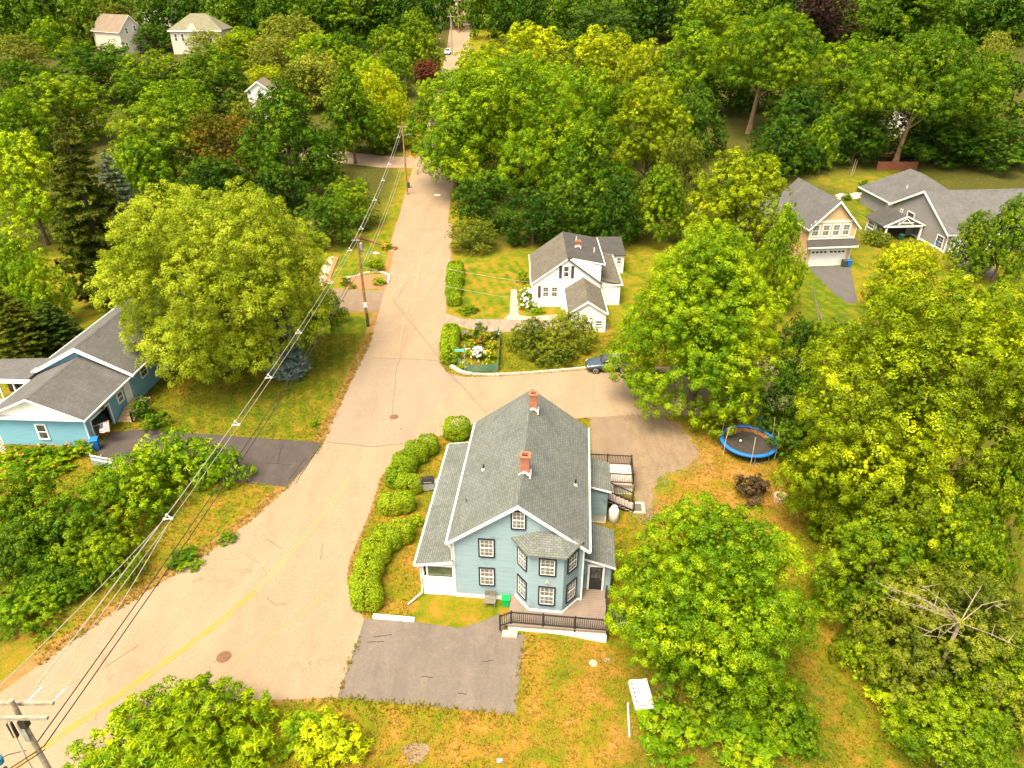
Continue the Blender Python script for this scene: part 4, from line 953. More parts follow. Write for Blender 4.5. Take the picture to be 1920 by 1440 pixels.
MB().box(3.60, .5, 0, 3.62, 4.2, .02).build('garage_threshold', CONC, AQ); MB().box(-3.7, .2, .0, 3.7, 6.9, .03).build('garage_slab', M('garage_floor', (.30, .22, .15), (.22, .16, .11), 1), AQ)
tr = MB().box(3.86, GAP[0] - .14, 0, 3.95, GAP[0], 2.19).box(3.86, GAP[1], 0, 3.95, GAP[1] + .14, 2.19).box(3.86, GAP[0], 2.05, 3.95, GAP[1], 2.19).build('garage_frame', WHITE2, AQ)
for k in range(6): 
    x0_ = 2.2 - k * .5; MB().box(x0_, 3.9 + .15 * (k % 2), .03, x0_ + .42, 4.5, .5 + .22 * ((k * 7) % 4)).build('storage_box', [M('box_teal', (.05, .2, .22)), M('box_brown', (.25, .14, .07)), M('box_red', (.3, .05, .04))][k % 3], AQ)
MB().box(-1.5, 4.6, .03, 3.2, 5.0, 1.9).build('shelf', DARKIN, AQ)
MB().box(3.88, -.02, 0, 3.97, .10, zw).build('corner_board', WHITE2, AQ); MB().box(-3.97, -.02, 0, -3.88, .10, zw).build('corner_board', WHITE2, AQ)
window(AQ, (.02, 0, 1.42), .98, 1.56, casing=WHITE2, pane=PANED, cols=1, rows=(1, 1))
window(AQ, (3.9, 5.4, 1.75), .95, 1.1, R(90), casing=WHITE2, pane=PANED, cols=1, rows=(1, 1))
dq = MB().box(3.88, 6.2, .6, 3.98, 6.3, 2.6).box(3.88, 7.05, .6, 3.98, 7.15, 2.6).box(3.88, 6.3, 2.5, 3.98, 7.05, 2.6).box(3.89, 6.3, .6, 3.93, 7.05, 2.5).build('side_door', WHITE2, AQ)
# main block behind, taller
MB().prism([(-4.3, 7.2, 0), (4.1, 7.2, 0), (4.1, 7.2, 3.45), (.15, 7.2, 5.6), (-4.3, 7.2, 3.45)], (0, 15, 0)).build('main_wall', SIDE_AQUA, AQ)
gable_block(AQ, 8.6, 15, 3.35, 5.9, ov=.45, of=.55, ob=.4, roof=ROOF_C, y0=7.3, x0=0.05, trim=WHITE2, rd=.34)
MB().prism([(-4.4, 7.27, 3.4), (4.4, 7.27, 3.4), (.05, 7.27, 5.72)], (0, -.02, 0)).build('gable_end', WHITE2, AQ)
for y in (9.5, 12.0, 16.5, 19.5): window(AQ, (4.1, y, 2.2), 1.2, 1.2, R(90), casing=WHITE2, pane=PANED, cols=2, rows=(1, 1))
wg = MB().prism([(-9.4, 5.7, 3.0), (-4.3, 5.7, 3.25), (-4.3, 9.3, 3.45), (-9.4, 9.3, 3.2)], (0, 0, -.14)).build('porch_roof', ROOF_C, AQ)
MB().box(-9.4, 5.6, 2.72, -4.2, 5.69, 3.12).build('fascia', WHITE2, wg)
for x in (-9.0, -7.6, -6.2, -4.9): MB().box(x, 5.8, 0, x + .12, 5.92, 2.74).build('porch_post', WHITE2, wg)
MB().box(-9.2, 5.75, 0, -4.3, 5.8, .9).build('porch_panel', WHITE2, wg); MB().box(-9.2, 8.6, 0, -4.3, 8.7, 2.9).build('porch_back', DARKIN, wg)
st = MB().box(3.95, 5.2, 0, 5.5, 7.3, .60).build('front_steps', M('step_wood', (.50, .36, .20), (.42, .29, .16), 3), AQ)
for k in range(4): MB().box(4.0, 4.9 - .34 * (k + 1) + .3, .0, 5.45, 4.9 - .34 * k + .3, .48 - .13 * k).build('step', MATS['step_wood'], st)
railing(st, (5.45, 5.2), (5.45, 3.85), .6, .1, .85, 2, .2)
MB().tube([(3.95, .6, 1.98), (4.1, .6, 2.06)], .05, 6).build('eave_lamp', WHITE, AQ)
hb = MB().lathe([(.10, 0), (.16, .10), (.14, .22)], 10, (4.25, 2.35, 2.28)).build('hanging_basket', M('flower_orange', (.55, .13, .03), (.10, .14, .02), 14), AQ)

# ------------------------------------------------------------------ peach garage house and grey house, right
OR = thing('peach_house', 'peach gabled house with a white double garage door and four upper windows', 'house', (43.277, 93.308, 0), .111)
ro = gable_block(OR, 6.49, 11.85, 5.36, 9.11, ov=.4, of=.4, ob=.2, wall=SIDE_PEACH, roof=ROOF_C, rd=.26)
MB().box(-2.9, -.04, 6.12, 2.9, -.003, 6.42).build('band_board', WHITE, OR); MB().box(-3.26, -.04, 3.86, 3.26, -.003, 4.08).build('band_board', WHITE, OR)
for x in (-3.27, 3.17): MB().box(x, -.035, 0, x + .10, .06, 5.9).build('corner_board', WHITE, OR)
for x in (-2.5, -1.02, .42, 1.82): window(OR, (x, 0, 5.05), 1.18, 1.70, casing=WHITE, pane=PANE, cols=2, rows=(1, 2), cw=.13)
pn = MB().prism([(-3.5, 0, 3.80), (3.5, 0, 3.80), (3.6, -.95, 3.10), (-3.6, -.95, 3.10)], (0, 0, -.10)).build('pent_roof', ROOF_D, OR); MB().box(-3.6, -.98, 2.86, 3.6, -.952, 3.08).build('fascia', WHITE, pn)
for x0_, x1_ in ((-2.45, -.10), (.15, 2.5)):
    gd = MB().box(x0_ - .12, -.06, 0, x0_, .0, 2.45).box(x1_, -.06, 0, x1_ + .12, .0, 2.45).box(x0_, -.06, 2.33, x1_, .0, 2.45).build('garage_door', WHITE, OR)
    for k in range(4): MB().box(x0_, -.035, .02 + k * .575, x1_, -.005, .575 + k * .575).build('panel', WHITE2, gd)
    for k in range(4): xa = x0_ + .10 + k * (x1_ - x0_ - .1) / 4; MB().box(xa, -.045, 1.88, xa + .40, -.034, 2.16).build('pane', PANED, gd)
MB().prism([(-9.5, 3.5, 0), (-3.24, 3.5, 0), (-3.24, 3.5, 4.6), (-9.5, 3.5, 4.6)], (0, 8, 0)).build('side_wing', SIDE_PEACH, OR)
MB().prism([(-10, 3.1, 4.6), (-3.2, 3.1, 4.6), (-3.2, 7.6, 7.6), (-10, 7.6, 7.6)], (0, 0, -.14)).prism([(-10, 12, 4.6), (-3.2, 12, 4.6), (-3.2, 7.6, 7.6), (-10, 7.6, 7.6)], (0, 0, -.14)).build('wing_roof', ROOF_C, OR)
MB().box(3.25, 1.0, 2.2, 3.42, 1.2, 2.5).build('wall_lamp', BLACK, OR)

GY = thing('grey_house', 'grey gabled house with charcoal roof and small white-trimmed entry porch', 'house', (61.81, 106.117, 0), -1.494)
rg = gable_block(GY, 15.15, 16, 2.78, 6.995, ov=.35, of=.35, ob=.3, wall=SIDE_GREY, roof=ROOF_C, rd=.30)
window(GY, (-2.1, 0, 2.3), 1.9, 1.7, casing=WHITE, pane=PANED, cols=1, rows=(1, 1), cw=.12); window(GY, (-4.6, 0, 2.45), .62, .9, casing=WHITE, pane=PANED, cols=1, rows=(1, 1))
window(GY, (6.1, 0, 1.15), 1.7, 1.9, casing=WHITE, pane=PANED, cols=2, rows=(2, 2), cw=.12)
MB().box(-7.57, -.035, 0, 7.57, -.004, .28).build('skirt_board', WHITE, GY)
MB().box(7.50, -.04, 0, 7.62, .10, 2.9).build('corner_board', WHITE, GY)
for k in range(2):
    gd = MB().box(7.57, .5 + k * 3.4, 0, 7.62, .65 + k * 3.4, 2.4).box(7.57, 3.15 + k * 3.4, 0, 7.62, 3.3 + k * 3.4, 2.4).box(7.57, .65 + k * 3.4, 2.26, 7.62, 3.15 + k * 3.4, 2.4).build('garage_door', WHITE, GY)
    for j in range(4): MB().box(7.575, .65 + k * 3.4, .02 + j * .56, 7.60, 3.15 + k * 3.4, .565 + j * .56).build('panel', WHITE2, gd)
hw = MB().box(-17.5, .3, 0, -7.3, 12, 2.85).build('hip_wing', SIDE_GREY, GY)
hp = [(-18, -.2, 3), (-6.9, -.2, 3), (-6.9, 12.4, 3), (-18, 12.4, 3)]; A1, A2 = (-14.6, 6.1, 6.7), (-10, 6.1, 6.7)
hb_ = MB()
for q in ((hp[0], hp[1], A2, A1), (hp[1], hp[2], A2), (hp[2], hp[3], A1, A2), (hp[3], hp[0], A1)): hb_.prism(q, (0, 0, -.13))
hb_.build('hip_roof', ROOF_C, hw); window(GY, (-8.6, .28, 2.0), 1.6, .9, casing=WHITE, pane=PANED, cols=1, rows=(1, 1))
MB().box(-18.05, -.33, 2.80, -6.9, -.21, 2.98).build('gutter', WHITE, hw)
MB().tube([(-9.5, 3.0, 4.3), (-9.5, 3.0, 5.3)], .07, 7).build('vent_pipe', WHITE, hw)
# entry porch, its gable to the road
po = MB().box(-3.4, -6.0, 0, -.6, -.02, 2.2).build('porch', SIDE_GREY, GY)
pr = MB()
for yy in (-6.45, .0): pass
for sg in (-1, 1): pr.prism([(-3.7, -3.1 + sg * 3.3, 2.2), (-3.7, -3.1, 3.75), (1.9, -3.1, 3.75), (1.9, -3.1 + sg * 3.3, 2.2)], (0, 0, -.12))
pr.build('porch_roof', ROOF_D, po)
MB().prism([(1.55, -6.2, 2.2), (1.55, 0, 2.2), (1.55, -3.1, 3.55)], (.1, 0, 0)).build('pediment', SIDE_GREY, po)
pt = MB()
for sg in (-1, 1): pt.bar((1.95, -3.1, 3.70), (1.95, -3.1 + sg * 3.35, 2.15), .07, .22); pt.bar((1.92, -3.1, 3.4), (1.92, -3.1 + sg * 1.2, 2.35), .05, .10)
pt.bar((1.93, -5.9, 2.2), (1.93, -.3, 2.2), .07, .26).bar((1.92, -4.3, 2.75), (1.92, -1.9, 2.75), .05, .12).build('porch_trim', WHITE, po)
for y in (-5.9, -.45): MB().box(1.55, y, 0, 1.8, y + .25, 2.1).build('porch_post', WHITE, po)
MB().box(-.62, -5.0, .05, -.52, -1.2, 2.1).build('porch_shade_panel', DARKIN, po)  # dark sheet on the back wall: the open porch's shade put into colour
window(GY, (-2.1, -6.0, 1.3), 1.9, 1.25, casing=WHITE, pane=PANED, cols=3, rows=(1, 2), cw=.12)
MB().box(-3.42, -6.04, 0, -3.25, -5.97, 2.2).build('corner_board', WHITE, po); MB().box(-.75, -6.04, 0, -.58, -5.97, 2.2).build('corner_board', WHITE, po)

# ------------------------------------------------------------------ houses on the far hill
def far_house(label, name, px, py, zroof, w, L, ze, zr, wall, roof, rz, wins, hip=False):
    X, Y, z, _ = stand(px, py, 10, zr); r = thing(name, label, 'house', (X, Y - (L / 2 if hip else 0), z), rz)
    if hip:
        MB().box(-w / 2, 0, -1, w / 2, L, ze - .1).build('wall', wall, r); k = L / 2 * .95
        p = [(-w / 2 - .5, -.5, ze), (w / 2 + .5, -.5, ze), (w / 2 + .5, L + .5, ze), (-w / 2 - .5, L + .5, ze)]; a1, a2 = (-w / 2 + k, L / 2, zr), (w / 2 - k, L / 2, zr); b = MB()
        for q in ((p[0], p[1], a2, a1), (p[1], p[2], a2), (p[2], p[3], a1, a2), (p[3], p[0], a1)): b.prism(q, (0, 0, -.2))
        b.build('roof', roof, r)
        MB().prism([(-w * .06 - 1.7, -.6, ze - .05), (-w * .06 + 1.7, -.6, ze - .05), (-w * .06, -.6, ze + 2.0)], (0, 2.8, 0)).build('front_gable', wall, r)
        MB().box(-w / 2 - .5, -.62, ze - .42, w / 2 + .5, -.52, ze - .06).build('gutter', WHITE, r)
    else: gable_block(r, w, L, ze, zr, ov=.4, of=.4, ob=.4, wall=wall, roof=roof, z0=-1, rd=.3)
    for (x, y, z2, ww, hh, a) in wins: window(r, (x, y, z2), ww, hh, a, casing=WHITE, pane=PANED, cols=1, rows=(1, 1), cw=.12)
    return r
far_house('cream house with sage hip roof on the far hill, small gable over the front', 'hill_house', 378, 25, 17.5, 16.5, 12, 6.6, 11.2, SIDE_CREAM, ROOF_S, .04, [(-6.6, 0, 4.4, 1.1, 2.4, 0), (-4.4, 0, 4.4, 1.1, 2.4, 0), (2.4, 0, 4.4, 1.1, 2.4, 0), (4.6, 0, 4.4, 1.1, 2.4, 0), (6.6, 0, 4.4, 1.1, 2.4, 0)], True)
far_house('cream gabled house with tan roof on the far hill, left of the hip-roofed one', 'hill_house', 246, 28, 18.5, 8.5, 17, 6.4, 11.4, SIDE_CREAM, ROOF_T, .95, [(-1.6, 0, 6.8, 1.0, 1.9, 0), (1.3, 0, 7.4, 1.0, 1.9, 0), (-2.6, 0, 2.6, 1.0, 1.9, 0)])
far_house('little white gabled cottage peeking out of the treetops', 'cottage', 486, 152, 10.0, 5.4, 8, 6.4, 8.6, SIDE_WHITE, ROOF_T, .1, [(.1, 0, 5.2, 1.0, 1.5, 0)])
far_house('weathered grey shingled house half hidden beside the road at the top', 'shingled_house', 752, 102, 9.0, 5.5, 10, 3.2, 6.6, M('grey_shakes', (.14, .13, .13), (.09, .085, .085), 6), ROOF_T, -.95, [])
far_house('pale flat-roofed house far behind the tan-roofed one', 'hill_house', 288, 20, 26.0, 12, 9, 4.6, 5.6, SIDE_CREAM, ROOF_T, .1, [(-3, 0, 3, 1, 1.6, 0), (1, 0, 3, 1, 1.6, 0)])
# ------------------------------------------------------------------ kerbs, walls, covers
GRAN = M('granite', (0.52, 0.43, 0.34), (0.38, 0.31, 0.25), 3, 0.85, 0.4, 20)
kb = thing('kerb', None, None); kb['kind'] = 'structure'
kp = smooth_poly(G((846, 687), (858, 697), (880, 703), (935, 704), (1010, 699), (1098, 691)), 2); acc = []; 
tot = 0
for a, c in zip(kp[:-1], kp[1:]): tot += math.dist(a, c)
def along(pts, s):
    for a, c in zip(pts[:-1], pts[1:]):
        L = math.dist(a, c)
        if s <= L: return (a[0] + (c[0] - a[0]) * s / L, a[1] + (c[1] - a[1]) * s / L)
        s -= L
    return pts[-1]
nk = 15
for k in range(nk):
    a, c = along(kp, tot * k / nk), along(kp, tot * (k + .965) / nk); rr = random.Random(k)
    MB().bar((a[0], a[1], .06 + rr.uniform(0, .02)), (c[0], c[1], .06 + rr.uniform(0, .02)), .24 + rr.uniform(-.03, .03) + (.2 if k < 3 else 0), .22).build('kerb_stone', GRAN, kb)
a, c = at(700, 1157)[:2], at(778, 1164)[:2]
lw = thing('low_wall', 'low white concrete edging along the top of the front parking pad', 'edging', (a[0], a[1], 0))
for k in range(3):
    t0, t1 = k / 3, (k + .98) / 3; d = (c[0] - a[0], c[1] - a[1]); MB().bar((d[0] * t0, d[1] * t0, .06), (d[0] * t1, d[1] * t1, .06), .26, .22).build('edging_block', WHITE, lw)
RUST = M('rusty_iron', (.17, .085, .045), (.12, .06, .035), 5, .7, .4, 25)
def cover(px, py, r, label, mat, z=.024):
    X, Y, Z = at(px, py); t = thing('manhole_cover', label, 'manhole cover', (X, Y, Z + z))
    MB().lathe([(r, 0), (r, .012), (r * .96, .016)], 22).build('cover', mat, t)
    b = MB()
    for k in range(4): 
        y = -r * .6 + k * r * .4; hw_ = math.sqrt(max(r * r - y * y, 0)) * .85; b.box(-hw_, y - .02, .0161, hw_, y + .02, .024)
    b.build('rib', mat, t)['kind'] = 'stuff'; MB().lathe([(r + .07, -.004), (r + .07, .006)], 22).build('frame', mat, t)
cover(420, 1232, .36, 'rusty round manhole cover in the road beside the faint edge line', RUST)
cover(739, 782, .34, 'rusty round manhole cover where the two roads meet', RUST)
cover(820, 366, .55, 'pale round manhole cover far up the road', M('pale_iron', (.75, .68, .58), (.6, .54, .45)), .04)
X, Y, _ = at(753, 804); t = thing('water_valve', 'small dark valve cap in the road near the meeting of the roads', 'valve cap', (X, Y, .024)); MB().lathe([(.10, 0), (.10, .01)], 10).build('cap', RUST, t)

# ------------------------------------------------------------------ utility poles and lines
INSUL = M('insulator_grey', (.62, .60, .62), (.50, .49, .52), 3, .35); CABLE = M('cable_grey', (.36, .33, .28), (.28, .26, .22), 3, .6); CABLEB = M('cable_black', (.02, .018, .016), (.03, .027, .024), 3, .6)
p1 = at(22, 1316, 12.0); P1 = (p1[0], p1[1]); P2 = at(690, 612)[:2]; P3 = at(764, 365)
def pole_body(root, h, r=.15, mat=WOOD): return MB().tube([(0, 0, -.3), (0, 0, h * .5), (0, 0, h)], [r * 1.15, r, r * .78], 10).build('pole', mat, root)
u1 = thing('utility_pole', 'weathered grey utility pole with double crossarm at the near end of the lines', 'utility pole', (P1[0], P1[1], 0))
pole_body(u1, 12.1, .115, WOODG)
for y, z in ((-.26, 11.45), (.22, 11.62)):
    ca = MB().box(-1.5, y - .06, z - .07, 1.28, y + .06, z + .07).build('crossarm', WOODG, u1)
def insul(parent, p, q): 
    p, q = Vector(p), Vector(q); m = MB(); n = 6
    pts = []; rad = []
    for k in range(n * 2 + 1): pts.append(p.lerp(q, k / (n * 2))); rad.append(.046 if k % 2 else .02)
    m.tube(pts, rad, 8); m.build('insulator', INSUL, parent)
for x in (-1.35, .28, 1.22): insul(u1, (x, .28, 11.62), (x + .18, .95, 11.60))
MB().box(.14, -.34, 10.9, .40, -.10, 11.3).build('cutout', BLACK, u1); MB().box(-.36, -.30, 10.3, -.20, -.16, 11.1).build('cutout', BLACK, u1)
MB().box(-.10, -.18, 9.9, .10, -.165, 11.0).build('ground_plate', GREYM, u1)
MB().tube([(-.22, -.28, 11.2), (-.30, -.30, 9.0), (-.30, -.28, 5.0)], .035, 6).build('riser', M('riser_pale', (.55, .46, .36)), u1)
ar = MB().tube([(-.25, -.2, 9.4), (-.9, -.3, 9.3), (-1.25, -.35, 9.1)], .02, 5).build('arrester_lead', BLACK, u1)
MB().lathe([(.16, 0), (.17, .28), (.10, .36)], 12, (-1.35, -.35, 8.85)).build('arrester', M('blue_can', (.05, .20, .36)), u1)
MB().lathe([(.06, 0), (.08, .2)], 8, (-1.15, -.45, 8.5)).build('bushing', BLACK, u1)
u2 = thing('utility_pole', 'brown utility pole with transformer, street lamp and white sign at the corner of the lane', 'utility pole', (P2[0], P2[1], 0), 0)
z2_ = 10.9; MB().tube([(0, 0, -.3), (-.05, .0, 5), (-.10, 0, z2_)], [.17, .15, .11], 10).build('pole', WOOD, u2)
MB().tube([(0.005, 0, -.05), (0, 0, 1.7)], [.178, .168], 10).build('pole_foot', M('dark_pole', (.08, .055, .04), (.05, .035, .028)), u2)
MB().tube([(.25, -.1, 9.0), (.25, -.1, 9.2), (.25, -.1, 9.9), (.25, -.1, 10.0)], [.10, .17, .17, .08], 12).build('transformer', GREYM, u2)
la = MB().tube([(.0, -.05, 8.35), (.9, -.1, 8.75), (1.6, -.1, 8.8)], .035, 6).build('lamp_arm', GREYM, u2); MB().tube([(1.5, -.1, 8.80), (1.75, -.1, 8.80), (2.1, -.1, 8.76)], [.06, .13, .07], 8).build('lamp_head', M('lamp_white', (.75, .75, .75)), la)
MB().box(-.22, -.24, 2.45, .22, -.20, 3.05).build('sign_plate', WHITE, u2)
MB().box(-.7, -.2, 10.2, .2, -.12, 10.3).build('bracket', GREYM, u2)
u3 = thing('utility_pole', 'slim brown utility pole beside the road under the tall trees', 'utility pole', P3, 0); z3_ = 12.4
pole_body(u3, z3_, .15); MB().tube([(0, -.1, 10.2), (.8, -.3, 10.5), (1.5, -.4, 10.5)], .04, 6).build('lamp_arm', GREYM, u3)
MB().box(-.9, -.1, z3_ - .8, .9, .0, z3_ - .66).build('crossarm', WOODG, u3)
for px, py, h, lab in ((848, 104, 12.5, 'pale far utility pole beside the white van'), (860, 62, 12, 'brown far utility pole on the rise of the road'), (867, 56, 14, 'tall far utility pole with crossarm, last along the road'), (822, 125, 9, 'short far utility pole by the red bush')):
    p = at(px, py); t = thing('utility_pole', lab, 'utility pole', p, 0, None); pole_body(t, h, .2, WOODG if 'pale' in lab else WOOD); MB().box(-1.2, -.08, h - 1.2, 1.2, .08, h - 1.0).build('crossarm', WOODG, t)
p = at(1822, 517); t = thing('utility_pole', 'leaning pale pole among the trees beside the grey house', 'utility pole', p, 0); MB().tube([(0, 0, 0), (.9, .1, 8.5)], [.16, .11], 9).build('pole', WOODG, t)
def sagged(a, b, sag, n=22):
    a, b = Vector(a), Vector(b); return [a.lerp(b, i / n) - Vector((0, 0, 4 * sag * (i / n) * (1 - i / n))) for i in range(n + 1)]
def line(label, a, b, sag, cables, spac, mat=CABLE, r=.016, name='power_line'):
    t = thing(name, label, 'cable', (0, 0, 0)); c0 = sagged(a, b, sag)
    d = (Vector(b) - Vector(a)); sd_ = Vector((d.y, -d.x, 0)).normalized()
    for (dx, dz) in cables: MB().tube([p + sd_ * dx + Vector((0, 0, dz)) for p in c0], r, 5).build('wire', mat, t)
    for f in spac:
        i = f * 22; k = int(i); p = c0[k].lerp(c0[min(k + 1, 22)], i - k)
        m = MB()
        pts = [p + sd_ * dx + Vector((0, 0, dz)) for dx, dz in cables]
        for i1 in range(len(pts)): m.bar(pts[i1], pts[(i1 + 1) % len(pts)], .05, .05); m.obox(pts[i1], .09, .13, .09)
        m.build('spacer', INSUL, t)
    return t
A1_ = (P1[0] + .28, P1[1] + .95, 11.6); A2_ = (P2[0] - .35, P2[1], 10.3)
tri3 = [(0, .10), (-.20, -.18), (.22, -.14)]
line('bundle of three grey cables with white spacers over the near road verge', A1_, A2_, .9, tri3, (.19, .36, .475, .61, .80, .95))
line('bundle of grey cables with spacers running up the road past the tall trees', A2_, (P3[0] - .2, P3[1], P3[2] + 11.6), .8, tri3, (.08, .3, .47, .62, .9))
line('thick black cable hanging below the power bundle', (P1[0] + .2, P1[1] + .1, 9.2), (P2[0] + .1, P2[1], 7.4), .8, [(0, 0), (-.28, .12)], (), CABLEB, .026, 'phone_line')
line('grey phone cable continuing up the road below the power bundle', (P2[0] + .1, P2[1], 7.4), (P3[0], P3[1], P3[2] + 7.2), .7, [(0, 0), (.5, .3)], (), CABLE, .02, 'phone_line')
_b0 = sagged(A1_, A2_, .9)[4]
for k, x in enumerate((-1.2, 1.4)): line(('left', 'right')[k] + ' end wire from the crossarm insulator to the first spacer', (P1[0] + x, P1[1] + .95, 11.6), tuple(_b0 + Vector(((-.2, .22)[k], 0, -.15))), .12, [(0, 0)], (), CABLE, .018)
line('upper pale wire from the corner pole to the white house', (P2[0] + .1, P2[1], 9.2), (6.493 - 4.1, 79.2, 3.2), .35, [(0, 0)], (), CABLE, .022, 'service_line')
line('lower pale wire from the corner pole to the white garage', (P2[0] + .1, P2[1], 7.2), (6.493 + .4, 73.0, 2.9), .5, [(0, 0)], (), CABLE, .016, 'service_line')
line('black cables trailing off the bottom corner from the near pole', (P1[0] + .2, P1[1] + .1, 9.2), (P1[0] - 9, P1[1] - 9, 8.9), .2, [(0, 0), (-.28, .12)], (), CABLEB, .026, 'phone_line')

# ------------------------------------------------------------------ things round the blue house
def hloc(x, y, z=0.0):
    c, s = math.cos(HA), math.sin(HA); return (HX + x * c - y * s, HY + x * s + y * c, z)
X, Y, _ = at(1404, 826, .9)
tp = thing('trampoline', 'round trampoline with bright blue rim pad under the big maple', 'trampoline', (X, Y, 0))
BLUEP = M('blue_pad', (.012, .13, .42), (.02, .17, .50), 1.5, .5); n = 40
pad = MB(); r0, r1_ = 2.07, 2.38
pad.lathe([(r0, .90), (r0 + .04, .96), (r1_ - .05, .96), (r1_, .90), (r1_ - .02, .78)], n, cap=False).build('rim_pad', BLUEP, tp)
MB().lathe([(r0 + .1, .895), (.01, .87)][::-1], n).build('mat', M('black_mat', (.035, .030, .026), (.05, .042, .035), 2, .8), tp)
MB().tube([(2.2 * math.cos(a), 2.2 * math.sin(a), .86) for a in np.linspace(0, 2 * math.pi, 41)], .03, 6, cap=False).build('frame', GREYM, tp)
for k in range(6):
    a = k * math.pi / 3 + .35; cx, cy = 2.25 * math.cos(a), 2.25 * math.sin(a)
    MB().tube([(cx * 1.06, cy * 1.06, .05), (cx * 1.06, cy * 1.06, 1.6), (cx * 1.0, cy * 1.0, 2.75)], .028, 6).build('net_pole', M('galvanised', (.52, .47, .38), (.4, .36, .3)), tp)
for k in range(3):
    a0, a1_ = k * 2.094 + .5, k * 2.094 + 1.1; f = lambda a, z: (2.2 * math.cos(a), 2.2 * math.sin(a), z)
    MB().tube([f(a0, .84), f(a0, .05), f(a1_, .05), f(a1_, .84)], .03, 6).build('leg', GREYM, tp)
lit = MB(); rr = random.Random(4)
for k in range(520):
    a = rr.uniform(.25, 2.6); q = 1.9 - rr.uniform(0, .55) ** 1.1; z = .885
    lit.obox((q * math.cos(a), q * math.sin(a), z + rr.uniform(0, .03)), .12, .07, .006, rr.uniform(0, 6))
o = lit.build('leaf_litter', M('dead_leaves', (.20, .085, .03), (.30, .14, .05), 8)); o.location = (X, Y, 0); tag(o, 'dead brown leaves lying on the trampoline mat', 'leaves', kind='stuff')
b_ = MB().lathe([(.02, .0), (.09, .05), (.10, .11), (.06, .19), (.01, .21)], 10).build('ball', WHITE, None, True); b_.location = (X - .75, Y - .15, .885); tag(b_, 'small white ball lying on the trampoline', 'ball')
X2, Y2, _ = at(1430, 790); o = MB().prism([(-.9, 0, .02), (.2, -.5, .02), (.9, .1, .03), (.1, .5, .25)], (0, 0, .04)).build('tarp', BLUEP); o.location = (X2, Y2, .05); tag(o, 'crumpled bright blue tarp in the shade behind the trampoline', 'tarp')
t = thing('propane_tank', 'upright white propane tank beside the rear stairs', 'gas tank', hloc(6.42, 8.35))
MB().lathe([(.30, .02), (.37, .10), (.38, .95), (.33, 1.08), (.20, 1.15)], 20).build('tank', WHITE, t, True); MB().lathe([(.20, 1.12), (.22, 1.30), (.17, 1.34), (.16, 1.2)], 16).build('valve_hood', WHITE2, t, True); MB().lathe([(.33, 0), (.33, .03)], 16).build('foot_ring', GREYM, t)
t = thing('bin', 'small bright green bin against the white foundation', 'bin', hloc(-.72, -.42, 0), HA)
GREENB = M('green_plastic', (.005, .32, .07), (.008, .36, .09), 2, .45)
b = MB(); b.add([(-.20, -.18, .0), (.20, -.18, 0), (.20, .18, 0), (-.20, .18, 0), (-.25, -.22, .62), (.25, -.22, .62), (.25, .22, .62), (-.25, .22, .62)], [(0, 3, 2, 1), (4, 5, 6, 7), (0, 1, 5, 4), (1, 2, 6, 5), (2, 3, 7, 6), (3, 0, 4, 7)]); b.build('tub', GREENB, t)
MB().box(-.27, -.25, .62, .27, .25, .67).build('lid', GREENB, t)
t = thing('bench', 'grey slatted bench standing against the front foundation', 'bench', hloc(-1.72, -.45), HA); GB = M('bench_grey', (.20, .18, .15), (.14, .125, .11), 5, .8)
for k in range(5): MB().box(-.36, -.34 + k * .11, .42, .36, -.25 + k * .11, .46).build('slat', GB, t)
for k in range(4): MB().box(-.36, .22, .56 + k * .11, .36, .25, .64 + k * .11).build('slat', GB, t)
for x in (-.34, .28):
    for y, z in ((-.32, .42), (.20, 1.0)): MB().box(x, y, 0, x + .06, y + .05, z).build('leg', GB, t)
X, Y, _ = at(803, 918)
t = thing('grill', 'dark barbecue grill on a cart between the hedge and the porch', 'grill', (X, Y, 0), .15)
MB().box(-.5, -.28, .12, .5, .28, .75).build('cart', GREYM, t); MB().prism([(-.5, -.3, .78), (-.5, .3, .78), (-.5, .22, 1.15), (-.5, -.15, 1.18)], (1.0, 0, 0)).build('lid', BLACK, t); MB().box(-.95, -.25, .76, -.52, .25, .80).build('side_shelf', GREYM, t); MB().box(.52, -.25, .76, .95, .25, .80).build('side_shelf', M('pale_shelf', (.5, .45, .38)), t); MB().tube([(-.3, -.34, .95), (.3, -.34, .95)], .02, 6).build('handle', GREYM, t)
# white trailer box, paving slabs, pole on the grass
X, Y, _ = at(1209, 1337); a = at(1192, 1292)
t = thing('trailer', 'white flat box trailer with black straps along its left side', 'trailer', (X, Y, 0), .09); 
x0, x1, yl = -.50, .50, 1.75
MB().box(x0, 0, .28, x1, yl, .52).build('body', WHITE, t); MB().box(x0 + .17, .16, .52, x1 - .06, yl - .08, .56).build('lid', M('worn_white_lid', (.56, .52, .46), (.46, .42, .37), 1.6), t)
MB().box(x0 + .04, .06, .52, x1 - .03, .11, .535).build('strap', BLACK, t); MB().box(x0 + .15, yl - .07, .52, x1 - .06, yl - .05, .53).build('strap', BLACK, t)
for k in range(5): MB().box(x0 + .05, .30 + k * .28, .52, x0 + .14, .42 + k * .28, .535).build('latch', BLACK, t)
MB().box(x0 - .05, .0, .2, x0 - .02, yl, .45).build('side_rail', M('galvanised_rail', (.5, .45, .38)), t); MB().box(x0 + .1, -.06, .12, x1 - .1, 0, .26).build('bumper', BLACK, t); MB().box(-.05, -.4, .16, .12, -.06, .24).build('hitch', BLACK, t)
for x in (x0 - .02, x1 - .08):
    w_ = MB().tube([(x, .9, .2), (x + .10, .9, .2)], .2, 14).build('wheel', BLACK, t)
